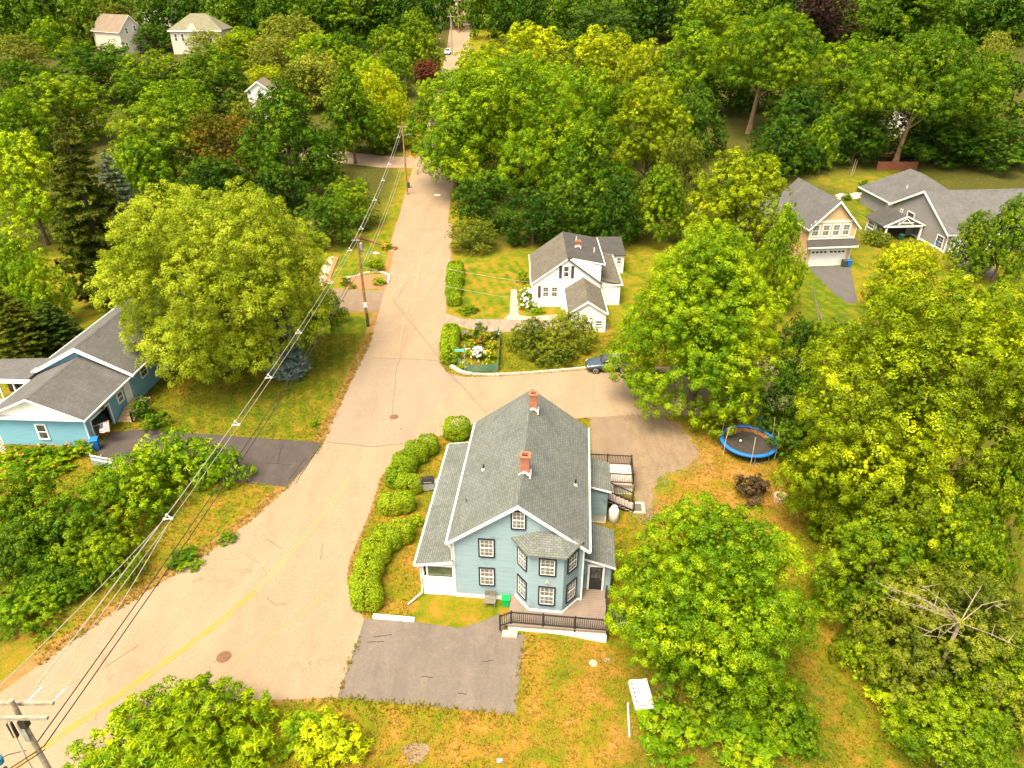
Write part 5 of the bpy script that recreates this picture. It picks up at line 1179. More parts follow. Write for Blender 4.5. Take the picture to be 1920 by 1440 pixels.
for (px, py, sx, sy, lab) in ((1262, 1334, .62, .70, 'larger pale paving slab on the grass beside the trailer'), (1240, 1316, .34, .55, 'smaller paving slab between the trailer and the larger slab')):
    q = at(px, py); o = MB().obox((0, 0, .03), sx, sy, .07, -.2).build('paving_slab', CONC); o.location = q; tag(o, lab, 'slab')
q, w_ = at(1177, 1320), at(1180, 1383); o = MB().tube([(q[0], q[1], .06), (w_[0], w_[1], .05)], .045, 7).build('white_pole', WHITE); tag(o, 'thin white pole lying on the grass left of the trailer', 'pole')
X, Y, _ = at(1463, 936); t = thing('fire_pit', 'pale round stone fire pit on the grass by the plum bush', 'fire pit', (X, Y, 0)); ST_ = M('pale_stone', (.52, .38, .26), (.40, .29, .2), 5, .9, .4, 18)
for k in range(11):
    a = k * 2 * math.pi / 11; MB().obox((.44 * math.cos(a), .44 * math.sin(a), .17), .2, .25, .34, a).build('stone', ST_, t)
MB().lathe([(.36, .02), (.36, .06)], 14).build('ash', M('ash', (.2, .13, .08), (.1, .07, .05), 6), t)
for px, py, k in ((1138, 1238, 0), (937, 1427, 1)):
    X, Y, Z = at(px, py); t = thing('utility_box', ('small dark lid in the lawn right of the parking pad', 'small dark lid in the dry grass at the bottom edge')[k], 'utility lid', (X, Y, Z)); MB().box(-.16, -.12, 0, .16, .12, .04).build('lid', GREYM, t)
for px, py, r, k in ((1112, 1244, .28, 0), (1255, 1290, .22, 1)):
    X, Y, Z = at(px, py); o = MB().lathe([(r, 0), (r * .9, .05), (r * .5, .09)], 9).build('rock', ST_); o.location = (X, Y, Z); tag(o, ('flat pale rock in the front lawn', 'small pale rock by the trailer')[k], 'rock')

# ------------------------------------------------------------------ aqua house: flag, bin, fence, lattice
def aloc(x, y, z=0.0): c, s = math.cos(-.05), math.sin(-.05); return (-39.75 + x * c - y * s, 50.1 + x * s + y * c, z)
t = thing('flag', 'american flag on an angled staff by the open garage', 'flag', aloc(3.98, .75, 1.55), -.05)
MB().tube([(0, 0, 0), (1.7, -.10, .75)], .018, 6).build('staff', M('staff_tan', (.5, .36, .2)), t)
FR, FW, FB = M('flag_red', (.42, .03, .04), (.38, .025, .035)), WHITE2, M('flag_blue', (.03, .04, .16))
fl = lambda u, v: (.62 + 1.05 * u + .10 * math.sin(6 * u), -.05 - .10 * u - .55 * v * .5 + .06 * math.sin(7 * u + 2 * v), .27 + .46 * u - .72 * v - .22 * u * v)
for k in range(13):
    b = MB(); nn = 10
    u0 = .40 if k < 7 else 0.0
    pts = [fl(u0 + (1 - u0) * i / nn, k / 13) for i in range(nn + 1)]; pt2 = [fl(u0 + (1 - u0) * i / nn, (k + 1) / 13) for i in range(nn + 1)]
    b.add(pts + pt2, [(i, i + 1, nn + 2 + i, nn + 1 + i) for i in range(nn)]); b.build('stripe', FR if k % 2 == 0 else FW, t)
b = MB(); b.add([fl(.40 * i / 4, 7 / 13 * j / 3) for j in range(4) for i in range(5)], [(j * 5 + i, j * 5 + i + 1, j * 5 + i + 6, j * 5 + i + 5) for j in range(3) for i in range(4)]); cn = b.build('canton', FB, t)
b = MB()
for r_ in range(5):
    for q in range(6): p = fl(.03 + .36 * (q + .5) / 6, 7 / 13 * (r_ + .5) / 5); b.lathe([(.018, -.004), (.018, .004)], 5, (p[0], p[1] - .008, p[2]))
b.build('star', FW, cn)['kind'] = 'stuff'
def wheelie(label, loc, rz, mat, h=1.0):
    t = thing('wheelie_bin', label, 'bin', loc, rz); b = MB(); b.add([(-.22, -.25, .08), (.22, -.25, .08), (.22, .22, .08), (-.22, .22, .08), (-.29, -.33, h * .92), (.29, -.33, h * .92), (.29, .33, h * .92), (-.29, .33, h * .92)], [(0, 3, 2, 1), (4, 5, 6, 7), (0, 1, 5, 4), (1, 2, 6, 5), (2, 3, 7, 6), (3, 0, 4, 7)]); b.build('body', mat, t)
    MB().prism([(-.31, -.38, h * .92), (-.31, .36, h * .92), (-.31, .30, h), (-.31, -.30, h * .97)], (.62, 0, 0)).build('lid', mat, t)
    for x in (-.26, .20): MB().tube([(x, .22, .11), (x + .06, .22, .11)], .11, 10).build('wheel', BLACK, t)
BB_ = M('blue_bin', (.008, .12, .42), (.012, .15, .48)); GBIN = M('charcoal_bin', (.06, .065, .06)); GRB = M('green_bin', (.02, .09, .05))
wheelie('bright blue bin at the corner of the aqua garage', aloc(4.55, -.35), .3, BB_, 1.15)
q = OR.matrix_world; 
def oloc(x, y, a=.111, X0=43.277, Y0=93.308): return (X0 + x * math.cos(a) - y * math.sin(a), Y0 + x * math.sin(a) + y * math.cos(a), 0)
wheelie('charcoal bin beside the peach garage doors', oloc(2.35, -.6), .1, GBIN); wheelie('blue bin at the right corner of the peach garage', oloc(3.0, -.6), .1, BB_)
X, Y, _ = at(1757, 466); wheelie('blue bin against the grey house wall', (X, Y, 0), .2, BB_, 1.2)
X, Y, Z = at(766, 352); wheelie('dark green bin at the roadside beside the slim pole', (X, Y, Z), .2, GRB)
X, Y, _ = at(1690, 448); wheelie('dark green bin inside the porch of the grey house', (X - .4, Y - .5, 0), .2, GRB, .9)
FENG = M('fence_grey', (.30, .33, .35), (.24, .27, .29), 3, .6)
p0, p1_ = Vector(at(176, 872)), Vector(at(218, 880)); f = thing('fence', 'short grey panel fence with white rails by the aqua garage', 'fence', p0)
d = p1_ - p0
for k in range(3): MB().obox(d * k / 2 + Vector((0, 0, .6)), .1, .1, 1.2).build('post', FENG, f)
for k in range(14): MB().obox(d * ((k + .5) / 14) + Vector((0, 0, .5)), d.length / 14 * .92, .03, .86, math.atan2(d.y, d.x)).build('slat', FENG, f)
for z in (1.0, .62): MB().bar(Vector((0, -.04, z)), d + Vector((0, -.04, z)), .07, .08).build('rail', WHITE2, f)
p0 = Vector(at(4, 850)); lt = thing('trellis', 'white lattice trellis leaning at the far corner of the aqua house', 'trellis', p0); lattice(lt, (-.7, 0), (.35, .1), .05, 1.7, WHITE2, .26)
q = at(80, 833); o = MB().lathe([(.42, 0), (.36, .16), (.12, .24)], 8).build('rock', ST_); o.location = (q[0], q[1], 0); tag(o, 'pale rock against the aqua house wall', 'rock')

# ------------------------------------------------------------------ white house garden
X, Y, _ = at(970, 560); o = thing('wooden_post', 'short brown wooden post beside the white house path', 'post', (X, Y, 0)); MB().box(-.07, -.07, 0, .07, .07, 1.7).build('post', WOOD, o); MB().box(-.13, -.13, 1.7, .13, .13, 1.82).build('cap', M('post_cap', (.45, .2, .08)), o)  # plain capped wooden post, carries no lamp
gp = G((857, 683), (880, 699), (934, 697), (938, 640), (934, 622))
gf = thing('garden_fence', 'low green mesh fence round the corner flower garden', 'fence'); GM_ = M('green_mesh', (.07, .16, .12), (.10, .20, .15), 8)
for k, p in enumerate(gp): MB().tube([(p[0], p[1], 0), (p[0], p[1], 1.0 if k < 3 else 1.4)], .02, 5).build('post', GM_ if k < 3 else GREYM, gf)
b = MB()
for p, q in zip(gp[:-1], gp[1:]):
    L = math.dist(p, q); nn = int(L / .07)
    for k in range(nn): x, y = p[0] + (q[0] - p[0]) * k / nn, p[1] + (q[1] - p[1]) * k / nn; b.bar((x, y, .02), (x, y, .85), .022, .022)
    for z in np.arange(.05, .9, .075): b.bar((p[0], p[1], z), (q[0], q[1], z), .02, .022)
o = b.build('netting', GM_, gf); o['kind'] = 'stuff'
X, Y, _ = at(872, 697); t = thing('street_sign', 'small turquoise street name sign on a thin post by the corner garden', 'street sign', (X, Y, 0)); MB().tube([(0, 0, 0), (0, 0, 2.55)], .03, 6).build('post', GREYM, t); MB().box(-.95, -.015, 2.30, .0, .015, 2.58).build('sign_blade', M('turquoise_sign', (.10, .42, .40), (.16, .5, .46), 8, .4), t)
MB().box(-.02, -.03, 2.58, .02, .6, 2.8).build('sign_blade', MATS['turquoise_sign'], t)
# rock wall and bits behind the right houses
rw = thing('rock_wall', 'row of white boulders along the lawn behind the grey house', 'rock wall'); WS = M('white_rock', (.74, .68, .60), (.52, .47, .40), 3, .9, .5, 10)
pts = G((1568, 372), (1600, 372), (1630, 366), (1650, 362), (1672, 360)); tl = sum(math.dist(a, c) for a, c in zip(pts[:-1], pts[1:])); rr = random.Random(8)
for row in range(2):
    for k in range(17):
        p = along(pts, tl * (k + rr.uniform(-.2, .2)) / 17 % tl); s = rr.uniform(.35, .7); g = np.random.default_rng(k + 50 * row); m = MB(); m.lathe([(.55, -.1), (.95, .15), (.85, .5), (.4, .75)], 7)
        m.v = [tuple(np.array(v) * s * g.uniform(.8, 1.15, 3)) for v in m.v]; m.build('boulder', WS, rw, loc=(p[0], p[1] + row * 1.3, .1 + row * .3))
X, Y, Z = at(1690, 318); t = thing('retaining_fence', 'low red-brown timber wall among the trees behind the grey house', 'fence', (X, Y, Z)); RB = M('red_timber', (.20, .065, .03), (.13, .045, .022), 4)
t['kind'] = 'thing'
for k in range(4): MB().box(-5, -.1, .02 + k * .38, 3.0, .0, .38 + k * .38).build('plank', RB, t)
for k in range(4): MB().box(-5 + k * 2.6, -.22, 0, -4.85 + k * 2.6, -.1, 1.7).build('post', RB, t)
X, Y, Z = at(1690, 292); o = MB().box(-4, -1, 0, 4, 1, .5).box(-4.2, -1.2, .5, 4.2, 1.2, .6).build('raised_bed', M('orange_timber', (.5, .2, .06), (.35, .15, .05), 2)); o.location = (X, Y, Z); tag(o, 'orange timber raised bed beyond the red-brown wall', 'garden bed')
X, Y, Z = at(1677, 232, 6.0); t = thing('cottage', 'white cottage glimpsed through the trees behind the grey house', 'house', (X, Y, zt(X, Y))); gable_block(t, 6, 6, 4.2, 6.5, wall=SIDE_WHITE, roof=ROOF_T, z0=-1)
# ------------------------------------------------------------------ lane garden, left of the road
BRK = M('edging_brick', (.40, .17, .08), (.30, .12, .06), 5)
ge = thing('garden_edging', 'curved pale stone edging round the bed beside the lane', 'edging'); ep = smooth_poly(G((645, 522), (665, 520), (680, 514), (700, 510), (722, 512), (731, 520), (727, 532)), 1)
for k, (a, c) in enumerate(zip(ep[:-1], ep[1:])): MB().bar((a[0], a[1], .08), (a[0] + (c[0] - a[0]) * .96, a[1] + (c[1] - a[1]) * .96, .08), .22, .2).build('edging_stone', M('pale_edging', (.62, .5, .40)), ge)
sheet('mulch_bed', G((645, 524), (680, 516), (720, 514), (728, 526), (720, 541), (650, 541)), .006, M('mulch', (.34, .15, .07), (.24, .11, .05), 6))
ge2 = thing('garden_edging', 'rust-red timber edging in the lawn above the lane bed', 'edging'); ep = G((652, 451), (680, 449), (720, 462), (745, 466), (740, 470))
for a, c in zip(ep[:-1], ep[1:]): MB().bar((a[0], a[1], .1), (c[0], c[1], .1), .25, .22).build('edging_board', RB, ge2)
ge3 = thing('garden_edging', 'red brick border beside the pale path left of the lane', 'edging'); ep = G((632, 484), (622, 508), (612, 535))
for a, c in zip(ep[:-1], ep[1:]): MB().bar((a[0], a[1], .08), (c[0], c[1], .08), .5, .16).build('edging_brick', BRK, ge3)

# ------------------------------------------------------------------ cars
def car(name, label, loc, rz, paint_, s=1.0):
    t = thing(name, label, 'car', loc, rz); t.scale = (s,) * 3
    def loft(sec, mat, nm, par):
        b = MB(); k = None
        for (x, ring) in sec:
            full = [(x, y, z) for y, z in ring] + [(x, -y, z) for y, z in ring[::-1]]; k = len(full); b.v += full
        n_ = len(sec)
        for i in range(n_ - 1):
            for j in range(k): b.f.append((i * k + j, (i + 1) * k + j, (i + 1) * k + (j + 1) % k, i * k + (j + 1) % k)); b.m.append(0)
        b.f.append(tuple(range(k))); b.m.append(0); b.f.append(tuple(range((n_ - 1) * k, n_ * k))[::-1]); b.m.append(0)
        o = b.build(nm, mat, par, True); mo = o.modifiers.new('subsurf', 'SUBSURF'); mo.levels = mo.render_levels = 1; return o
    R_ = lambda zb, wb, zm, wm, zt__, wt: [(wb, zb), (wm, zm - .12), (wm, zm), (wt, zt__), (wt * .5, zt__ + .02)]
    loft([(0, R_(.42, .62, .62, .66, .70, .55)), (.06, R_(.30, .78, .70, .82, .80, .68)), (.35, R_(.26, .88, .76, .92, .92, .78)), (1.15, R_(.26, .90, .86, .94, 1.03, .82)), (1.5, R_(.26, .90, .90, .94, 1.06, .84)), (3.6, R_(.26, .90, .94, .94, 1.08, .84)), (4.3, R_(.28, .88, .96, .92, 1.08, .80)), (4.55, R_(.36, .80, .90, .84, 1.0, .70))], paint_, 'body', t)
    gl_ = loft([(1.30, [(.78, 1.0), (.77, 1.04), (.75, 1.08)]), (2.0, [(.80, 1.0), (.74, 1.35), (.62, 1.56)]), (3.3, [(.80, 1.0), (.74, 1.36), (.63, 1.59)]), (4.05, [(.79, 1.0), (.72, 1.32), (.58, 1.52)]), (4.42, [(.76, 1.0), (.74, 1.04), (.70, 1.10)])], M('car_glass', (.03, .035, .04), (.05, .055, .06), 2, .05, spec=.8), 'glass', t)
    loft([(2.05, [(.64, 1.555), (.60, 1.60), (.3, 1.63)]), (3.3, [(.65, 1.585), (.61, 1.635), (.3, 1.66)]), (4.05, [(.60, 1.53), (.56, 1.58), (.3, 1.60)])], paint_, 'roof', t)
    for sg in (-1, 1):
        for xa, za, xb, zb in ((1.38, 1.06, 2.05, 1.57), (2.75, 1.05, 2.8, 1.58), (3.95, 1.56, 4.36, 1.08)): MB().bar((xa, sg * .80, za), (xb, sg * .65, zb), .05, .07).build('pillar', paint_, t)
        MB().obox((.16, sg * .66, .74), .22, .28, .11, sg * -.4).build('headlight', M('headlight', (.7, .7, .7), None, 3, .1), t); MB().box(4.42, sg * .6 - .14, .85, 4.54, sg * .6 + .14, 1.0).build('tail_light', M('tail_light', (.4, .02, .02)), t)
        MB().obox((1.62, sg * 1.0, 1.08), .16, .22, .14).build('mirror', paint_, t)
        for x in (.86, 3.62):
            w_ = MB().tube([(x, sg * .74, .34), (x, sg * .95, .34)], .35, 20).build('wheel', BLACK, t)
            rm = MB(); rm.tube([(x, sg * .945, .34), (x, sg * .962, .34)], .055, 8)
            for k in range(5): a = k * 1.2566; rm.bar((x, sg * .955, .34), (x + .22 * math.cos(a), sg * .955, .34 + .22 * math.sin(a)), .05, .02)
            rm.tube([(x + .235 * math.cos(a), sg * .955, .34 + .235 * math.sin(a)) for a in np.linspace(0, 6.2832, 19)], .025, 5, cap=False); rm.build('rim', M('alloy', (.5, .48, .46), None, 3, .3, metal=.6), w_)
    MB().box(-.02, -.42, .48, .05, .42, .68).build('grille', BLACK, t); MB().box(-.01, -.25, .34, .03, .25, .45).build('number_plate', WHITE, t)
    return t
X, Y, _ = at(1099, 695); car('parked_car', 'slate blue SUV half hidden under the big maple on the side road', (X, Y + .2, .016), .02, M('slate_paint', (.035, .060, .085), (.04, .066, .092), .6, .25, spec=.6))
X, Y, Z = at(838, 104); car('parked_car', 'white van-like car far up the road beside the pale pole', (X, Y, Z + .05), R(90), M('white_car', (.75, .75, .75), None, 1, .3), 1.1)
# ------------------------------------------------------------------ near trees with crowns of their own
def near(name, label, cx, yt, wpx, h, col, cb, seed, leafsize=.125, tuft=.92, K=82, lobes=36, lean=(0, 0), dens=1.2, r0=.42, bark=BARK, open_=0.0, hang=0.0, asp=.42, wide=.38, hs=1.0, dy=0.0, low=.62, point=.25):
    X, Y, Z, W = stand(cx, yt, wpx, h); h *= hs; Y += dy
    own = crown(W, h * (1 - cb), seed, leafsize, lobes, tuft, K, dens, wide, open_, 'crown', hang=hang, asp=asp, low=low, point=point)
    tk = trunk_mesh(h, r0, seed, max(.12, cb), .32, 9, lean, 10).mesh('trunk', bark)
    return tree(name, label, cx, yt, wpx, h, 'round', col, cb, pos=(X, Y), w=W, own=own, trunk=tk, lean=lean if cb > .3 else None)
near('maple_tree', 'large full maple shading the trampoline, yellow-green on top', 1324, 408, 322, 18, 'bright', .03, 11, lobes=58, wide=.28, low=.86, point=.6, dens=1.6)
near('maple_tree', 'huge yellow-topped maple filling the right edge, right of the trampoline', 1738, 505, 445, 20, 'yellow', .04, 12, .135, .98, 78, lobes=56, dens=1.4)
near('maple_tree', 'dense round maple in front of the lawn, right of the deck', 1345, 925, 368, 12.3, 'bright', .16, 13, .095, .68, 80, 42, r0=.25, hs=.88)
near('maple_tree', 'broad yellow-green silver maple on the left lawn over the aqua house', 398, 342, 415, 19, 'silver', .09, 14, .135, .98, 78, lobes=52, dens=1.5, low=.34, wide=.5, hang=.2, asp=.36)
near('maple_tree', 'great leafy maple at the roadside, middle of the wood', 955, 100, 330, 23, 'bright', .12, 15, .20, 1.4, 64, 40, dens=1.15)
near('maple_tree', 'broad roadside maple whose boughs hang over the upper road', 850, 118, 175, 21, 'bright', .2, 16, .19, 1.15, 66, 30)
near('sumac_tree', 'leafy sumac at the bottom edge beside the painted yellow line', 345, 1310, 380, 3.6, 'bright', .02, 17, .25, .66, 34, 34, dy=-2.4, r0=.12, asp=.2, hang=.1, wide=.3)
near('oak_tree', 'tall oak with a bare leaning tan trunk, right part of the wood', 1425, 18, 215, 25, 'green', .42, 18, .23, 1.5, 56, 30, lean=(1.8, 0), r0=.6, bark=BARK2)
near('oak_tree', 'tall spreading oak with a bare tan trunk behind the grey house', 1715, 60, 260, 24, 'green', .40, 19, .23, 1.5, 56, 34, lean=(2.2, 0), r0=.55, bark=BARK2)
near('yellow_tree', 'golden-tipped tree behind the big trampoline maple', 1385, 272, 205, 17, 'yellow', .1, 20, .20, 1.0, 50, 32)
near('linden_tree', 'yellow-green tree right of the great roadside maple', 1220, 138, 165, 20, 'yellow', .12, 21, .22, 1.1, 48, 28)
near('thicket_tree', 'dark tangled tree with dead branches at the right edge', 1800, 1105, 340, 7.0, 'olive', .04, 22, .10, .62, 66, 40, r0=.2, open_=.12)
near('thicket_tree', 'bushy green tree left of the dead branches on the right', 1640, 975, 210, 7.5, 'green', .04, 23, .10, .62, 66, 28, r0=.2)

T = tree
# row left of the road, near to far: (name, label, cx, ytop, width px, height m, crown, hue)
T('chestnut_tree', 'bright big-leaved tree at the left edge above the aqua house', 45, 235, 190, 17, 'tall', 'bright', .05)
T('spruce_tree', 'tall brown-green spruce on the left', 155, 208, 200, 22, 'spruce', 'brownspruce', .02)
T('spruce_tree', 'slim grey-blue spruce beside the tall brown-green spruce', 215, 278, 105, 14.5, 'spruce', 'greyspruce', .02)
T('spruce_tree', 'dark low spruce at the left edge behind the aqua house', 20, 545, 150, 8, 'spruce', 'brownspruce', .02)
T('blue_spruce', 'small blue spruce in front of the silver maple', 540, 548, 100, 9.0, 'spruce', 'blue', .01, pos=at(543, 706)[:2], w=4.6)
T('maple_tree', 'bright green tree under the big-leaved one at the left edge', 15, 440, 100, 9, 'round', 'bright', .05)
T('maple_tree', 'bright leafy tree at the left edge beside the brown-green spruce', 70, 470, 110, 9, 'round', 'bright', .02)
T('spruce_tree', 'low dark spruce boughs behind the aqua house, right of the edge conifer', 95, 560, 110, 6, 'spruce', 'spruce', .01)
T('maple_tree', 'full green maple between the slim spruce and the road trees', 310, 172, 190, 17, 'round', 'green', .05)
T('maple_tree', 'bright green tree right of the slim spruce', 262, 250, 130, 13, 'tall', 'bright', .05)
T('rusty_tree', 'rust-tinged tree left of the tall roadside tree', 415, 200, 140, 15, 'open', 'rust', .1)
T('ash_tree', 'tall dark roadside tree with a pale bare trunk showing', 535, 148, 190, 20, 'tall', 'green', .15, bark=BARK2)
T('ash_tree', 'slender green tree beside the slim pole', 655, 125, 130, 18, 'tall', 'green', .15)
T('maple_tree', 'yellowish young tree left of the upper road', 712, 120, 90, 16, 'open', 'yellow', .1)
T('maple_tree', 'low green tree at the roadside under the cables', 655, 330, 110, 8, 'round', 'green', .03)
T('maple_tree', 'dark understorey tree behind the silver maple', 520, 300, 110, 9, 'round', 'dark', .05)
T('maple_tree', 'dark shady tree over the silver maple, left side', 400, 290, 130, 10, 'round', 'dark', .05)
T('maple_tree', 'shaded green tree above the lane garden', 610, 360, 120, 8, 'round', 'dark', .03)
T('maple_tree', 'round deep green maple, second row on the left', 110, 130, 180, 15, 'round', 'green', .03)
T('maple_tree', 'wide green maple below the tan-roofed hill house', 180, 72, 190, 15, 'round', 'green', .03)
T('maple_tree', 'dark clumped maple below the gap between the hill houses', 290, 92, 150, 15, 'round', 'green', .03)
T('maple_tree', 'dark full maple below the hip-roofed house', 395, 82, 150, 16, 'round', 'green', .03)
T('maple_tree', 'bright bushy tree in the hollow left of the cottage', 330, 140, 140, 13, 'open', 'bright', .03)
T('maple_tree', 'olive tree in front of the little white cottage', 478, 176, 110, 13, 'open', 'olive', .05)
T('maple_tree', 'yellow-green tree above the little white cottage', 500, 118, 95, 9, 'open', 'yellow', .03)
T('maple_tree', 'green tree at the left edge, third from the bottom', 20, 165, 130, 14, 'round', 'bright', .03)
T('maple_tree', 'green tree at the left edge below the pale willow', 30, 105, 130, 13, 'open', 'green', .03)
T('willow_tree', 'pale willow-like tree at the top left', 25, 58, 110, 12, 'open', 'pale', .03)
T('willow_tree', 'pale yellow-green tree near the top, right of the hip-roofed house', 545, 20, 130, 15, 'open', 'pale', .03)
T('willow_tree', 'small pale tree left of the road trees', 590, 90, 110, 14, 'open', 'pale', .03)
T('maple_tree', 'big dark dome of a tree left of the far road', 680, -12, 180, 20, 'round', 'green', .03)
T('maple_tree', 'dark narrow tree between the far road and the dark dome', 780, 10, 100, 19, 'tall', 'green', .03)
T('maple_tree', 'green tree under the dark dome', 600, 55, 120, 14, 'round', 'bright', .03)
T('maple_tree', 'yellow-green tree in front of the shingled house', 700, 100, 120, 15, 'round', 'bright', .03)
T('red_tree', 'dark red small tree beside the far road', 800, 108, 52, 7, 'round', 'red', .02)
T('maple_tree', 'yellow tree touching the right wall of the hip-roofed house', 430, 62, 75, 10, 'open', 'yellow', .02)
T('maple_tree', 'pale leafy tree in front of the hip-roofed house', 385, 52, 75, 9, 'open', 'pale', .02)
T('plum_tree', 'dark plum-leaved tree in front of the tan-roofed house', 218, 52, 36, 6, 'round', 'purple', .02)
T('maple_tree', 'dark green tree between the two hill houses', 285, 42, 70, 9, 'round', 'dark', .02)
T('maple_tree', 'pale green tree behind the tan-roofed house', 205, 0, 90, 13, 'open', 'pale', .02)
T('maple_tree', 'grey-green round tree left of the tan-roofed house', 160, 15, 80, 12, 'round', 'olive', .02)
T('maple_tree', 'yellow-green round tree at the upper left', 90, 30, 75, 12, 'round', 'bright', .02)
# right of the road
T('maple_tree', 'tall yellow-green maple behind the roadside maples', 990, 38, 170, 19, 'round', 'yellow', .05)
T('maple_tree', 'orange-tipped yellow tree left of the dark pines', 1130, 48, 140, 18, 'round', 'yellow', .05)
T('maple_tree', 'yellow-green maple hiding the upper road', 897, 76, 112, 17, 'round', 'yellow', .05)
T('larch_tree', 'tan feathery conifer beside the far road', 905, -8, 72, 15, 'spruce', 'tan', .02)
T('maple_tree', 'full maple right of the great roadside maple', 1075, 105, 170, 21, 'round', 'bright', .05)
T('maple_tree', 'tall green maple behind the white house', 1110, 210, 190, 17, 'tall', 'green', .05)
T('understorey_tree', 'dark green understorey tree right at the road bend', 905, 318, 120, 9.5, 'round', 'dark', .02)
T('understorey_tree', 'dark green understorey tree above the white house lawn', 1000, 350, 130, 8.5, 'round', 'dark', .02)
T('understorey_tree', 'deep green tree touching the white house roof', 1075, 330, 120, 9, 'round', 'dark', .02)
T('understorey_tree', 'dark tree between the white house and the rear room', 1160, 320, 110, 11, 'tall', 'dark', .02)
T('olive_tree', 'small olive-green tree at the corner of the white house lawn', 886, 408, 100, 4.8, 'open', 'olive', .02)
T('locust_tree', 'feathery pale tree with thin bare branches right of the linden', 1275, 245, 100, 14, 'open', 'olive', .05)
T('maple_tree', 'green tree behind the golden-tipped tree', 1240, 300, 120, 12, 'tall', 'green', .05)
T('maple_tree', 'yellow-green tree at the top, left of the leaning oak', 1292, 38, 150, 21, 'tall', 'bright', .1)
T('maple_tree', 'broad green tree left of the spreading oak', 1580, 62, 170, 20, 'round', 'bright', .1)
T('maple_tree', 'green understorey tree between the two bare-trunked oaks', 1500, 148, 150, 16, 'tall', 'dark', .02)
T('maple_tree', 'bright clumped small tree above the peach house roof', 1540, 210, 75, 11, 'tall', 'bright', .02)
T('maple_tree', 'dark green tree beneath the leaning oak, left', 1308, 155, 120, 14, 'tall', 'dark', .02)
T('maple_tree', 'dark green tree beneath the leaning oak, right', 1476, 208, 110, 12, 'tall', 'dark', .02)
T('maple_tree', 'big green tree at the right edge of the wood', 1850, 88, 180, 20, 'round', 'green', .05)
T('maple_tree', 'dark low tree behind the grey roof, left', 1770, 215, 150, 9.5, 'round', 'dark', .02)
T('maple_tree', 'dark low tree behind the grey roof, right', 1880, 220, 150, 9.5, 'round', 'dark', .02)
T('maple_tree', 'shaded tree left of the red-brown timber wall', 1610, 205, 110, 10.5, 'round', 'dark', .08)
T('copper_beech', 'dark purple copper beech at the top', 1540, -8, 140, 19, 'round', 'purple', .05)
T('willow_tree', 'pale grey-green tree at the top right', 1865, 50, 70, 15, 'open', 'pale', .05)
T('pine_tree', 'dark tall pine at the top, left of the copper beech', 1130, -6, 160, 20, 'round', 'teal', .05)
T('pine_tree', 'dark pine behind the orange-tipped tree', 1235, -10, 120, 20, 'tall', 'teal', .05)
T('pine_tree', 'olive pine at the top, left of the copper beech and right of the dark pines', 1400, -12, 130, 19, 'spruce', 'olive', .05)
T('maple_tree', 'dark green tree right of the copper beech', 1690, -10, 180, 20, 'round', 'green', .05)
T('maple_tree', 'dark tree in the top right corner', 1860, -12, 150, 20, 'round', 'dark', .05)
T('maple_tree', 'dark tree behind the far road at the top', 975, -12, 120, 18, 'tall', 'teal', .05)
T('maple_tree', 'dark tree behind the bare leaning trunk, left', 1375, 95, 130, 14, 'round', 'dark', .03)
T('maple_tree', 'dark tree behind the bare leaning trunk, right', 1445, 92, 120, 14, 'round', 'green', .03)
T('maple_tree', 'green tree beside the far road, right under the short pole', 740, 88, 80, 12, 'round', 'green', .03)
T('maple_tree', 'small yellow tree at the left of the road where it vanishes', 745, 165, 70, 12, 'open', 'yellow', .03)
T('maple_tree', 'green tree behind the pale road trees', 650, 85, 100, 13, 'round', 'green', .03)
T('maple_tree', 'bright green tree at the end of the side street', 690, 190, 110, 10, 'round', 'bright', .03)
T('maple_tree', 'olive tree between the cottage and the pale tree', 560, 110, 100, 12, 'open', 'olive', .03)
T('maple_tree', 'dark green tree beside the side street, left', 590, 235, 110, 10, 'round', 'dark', .03)
T('maple_tree', 'dark tree covering the glimpsed cottage, left', 1635, 160, 110, 14, 'round', 'green', .03)
T('maple_tree', 'dark tree covering the glimpsed cottage, right', 1735, 185, 110, 12, 'round', 'dark', .03)
T('maple_tree', 'tall green tree right of the dark pines', 1330, -8, 130, 20, 'round', 'green', .03)
T('maple_tree', 'dark green tree in the gap right of the linden', 1165, 150, 110, 16, 'round', 'green', .03)
T('maple_tree', 'dark green tree between the linden and the leaning oak', 1275, 170, 110, 14, 'round', 'dark', .03)
T('maple_tree', 'dark green tree at the top between copper beech and olive pine', 1465, 10, 110, 18, 'round', 'green', .03)
T('maple_tree', 'dark green tree at the top right of the dark dome', 560, -15, 130, 18, 'round', 'green', .03)
T('maple_tree', 'dark green tree at the top between the dome and the narrow tree', 470, -12, 120, 17, 'round', 'dark', .03)
T('maple_tree', 'dark green tree at the very top left', 70, -8, 130, 16, 'round', 'dark', .03)
T('maple_tree', 'bright tree right of the hip-roofed house', 455, 50, 80, 11, 'round', 'bright', .03)
T('willow_tree', 'pale tree between the hip-roofed house and the road', 515, 62, 100, 12, 'open', 'pale', .03)
T('maple_tree', 'dark green tree left of the far road, above the shingled house', 725, 45, 90, 14, 'round', 'green', .03)
T('maple_tree', 'green tree in front of the dark dome, right', 650, 55, 100, 14, 'round', 'green', .03)
T('maple_tree', 'golden green tree above the linden', 1205, 72, 120, 17, 'round', 'yellow', .03)
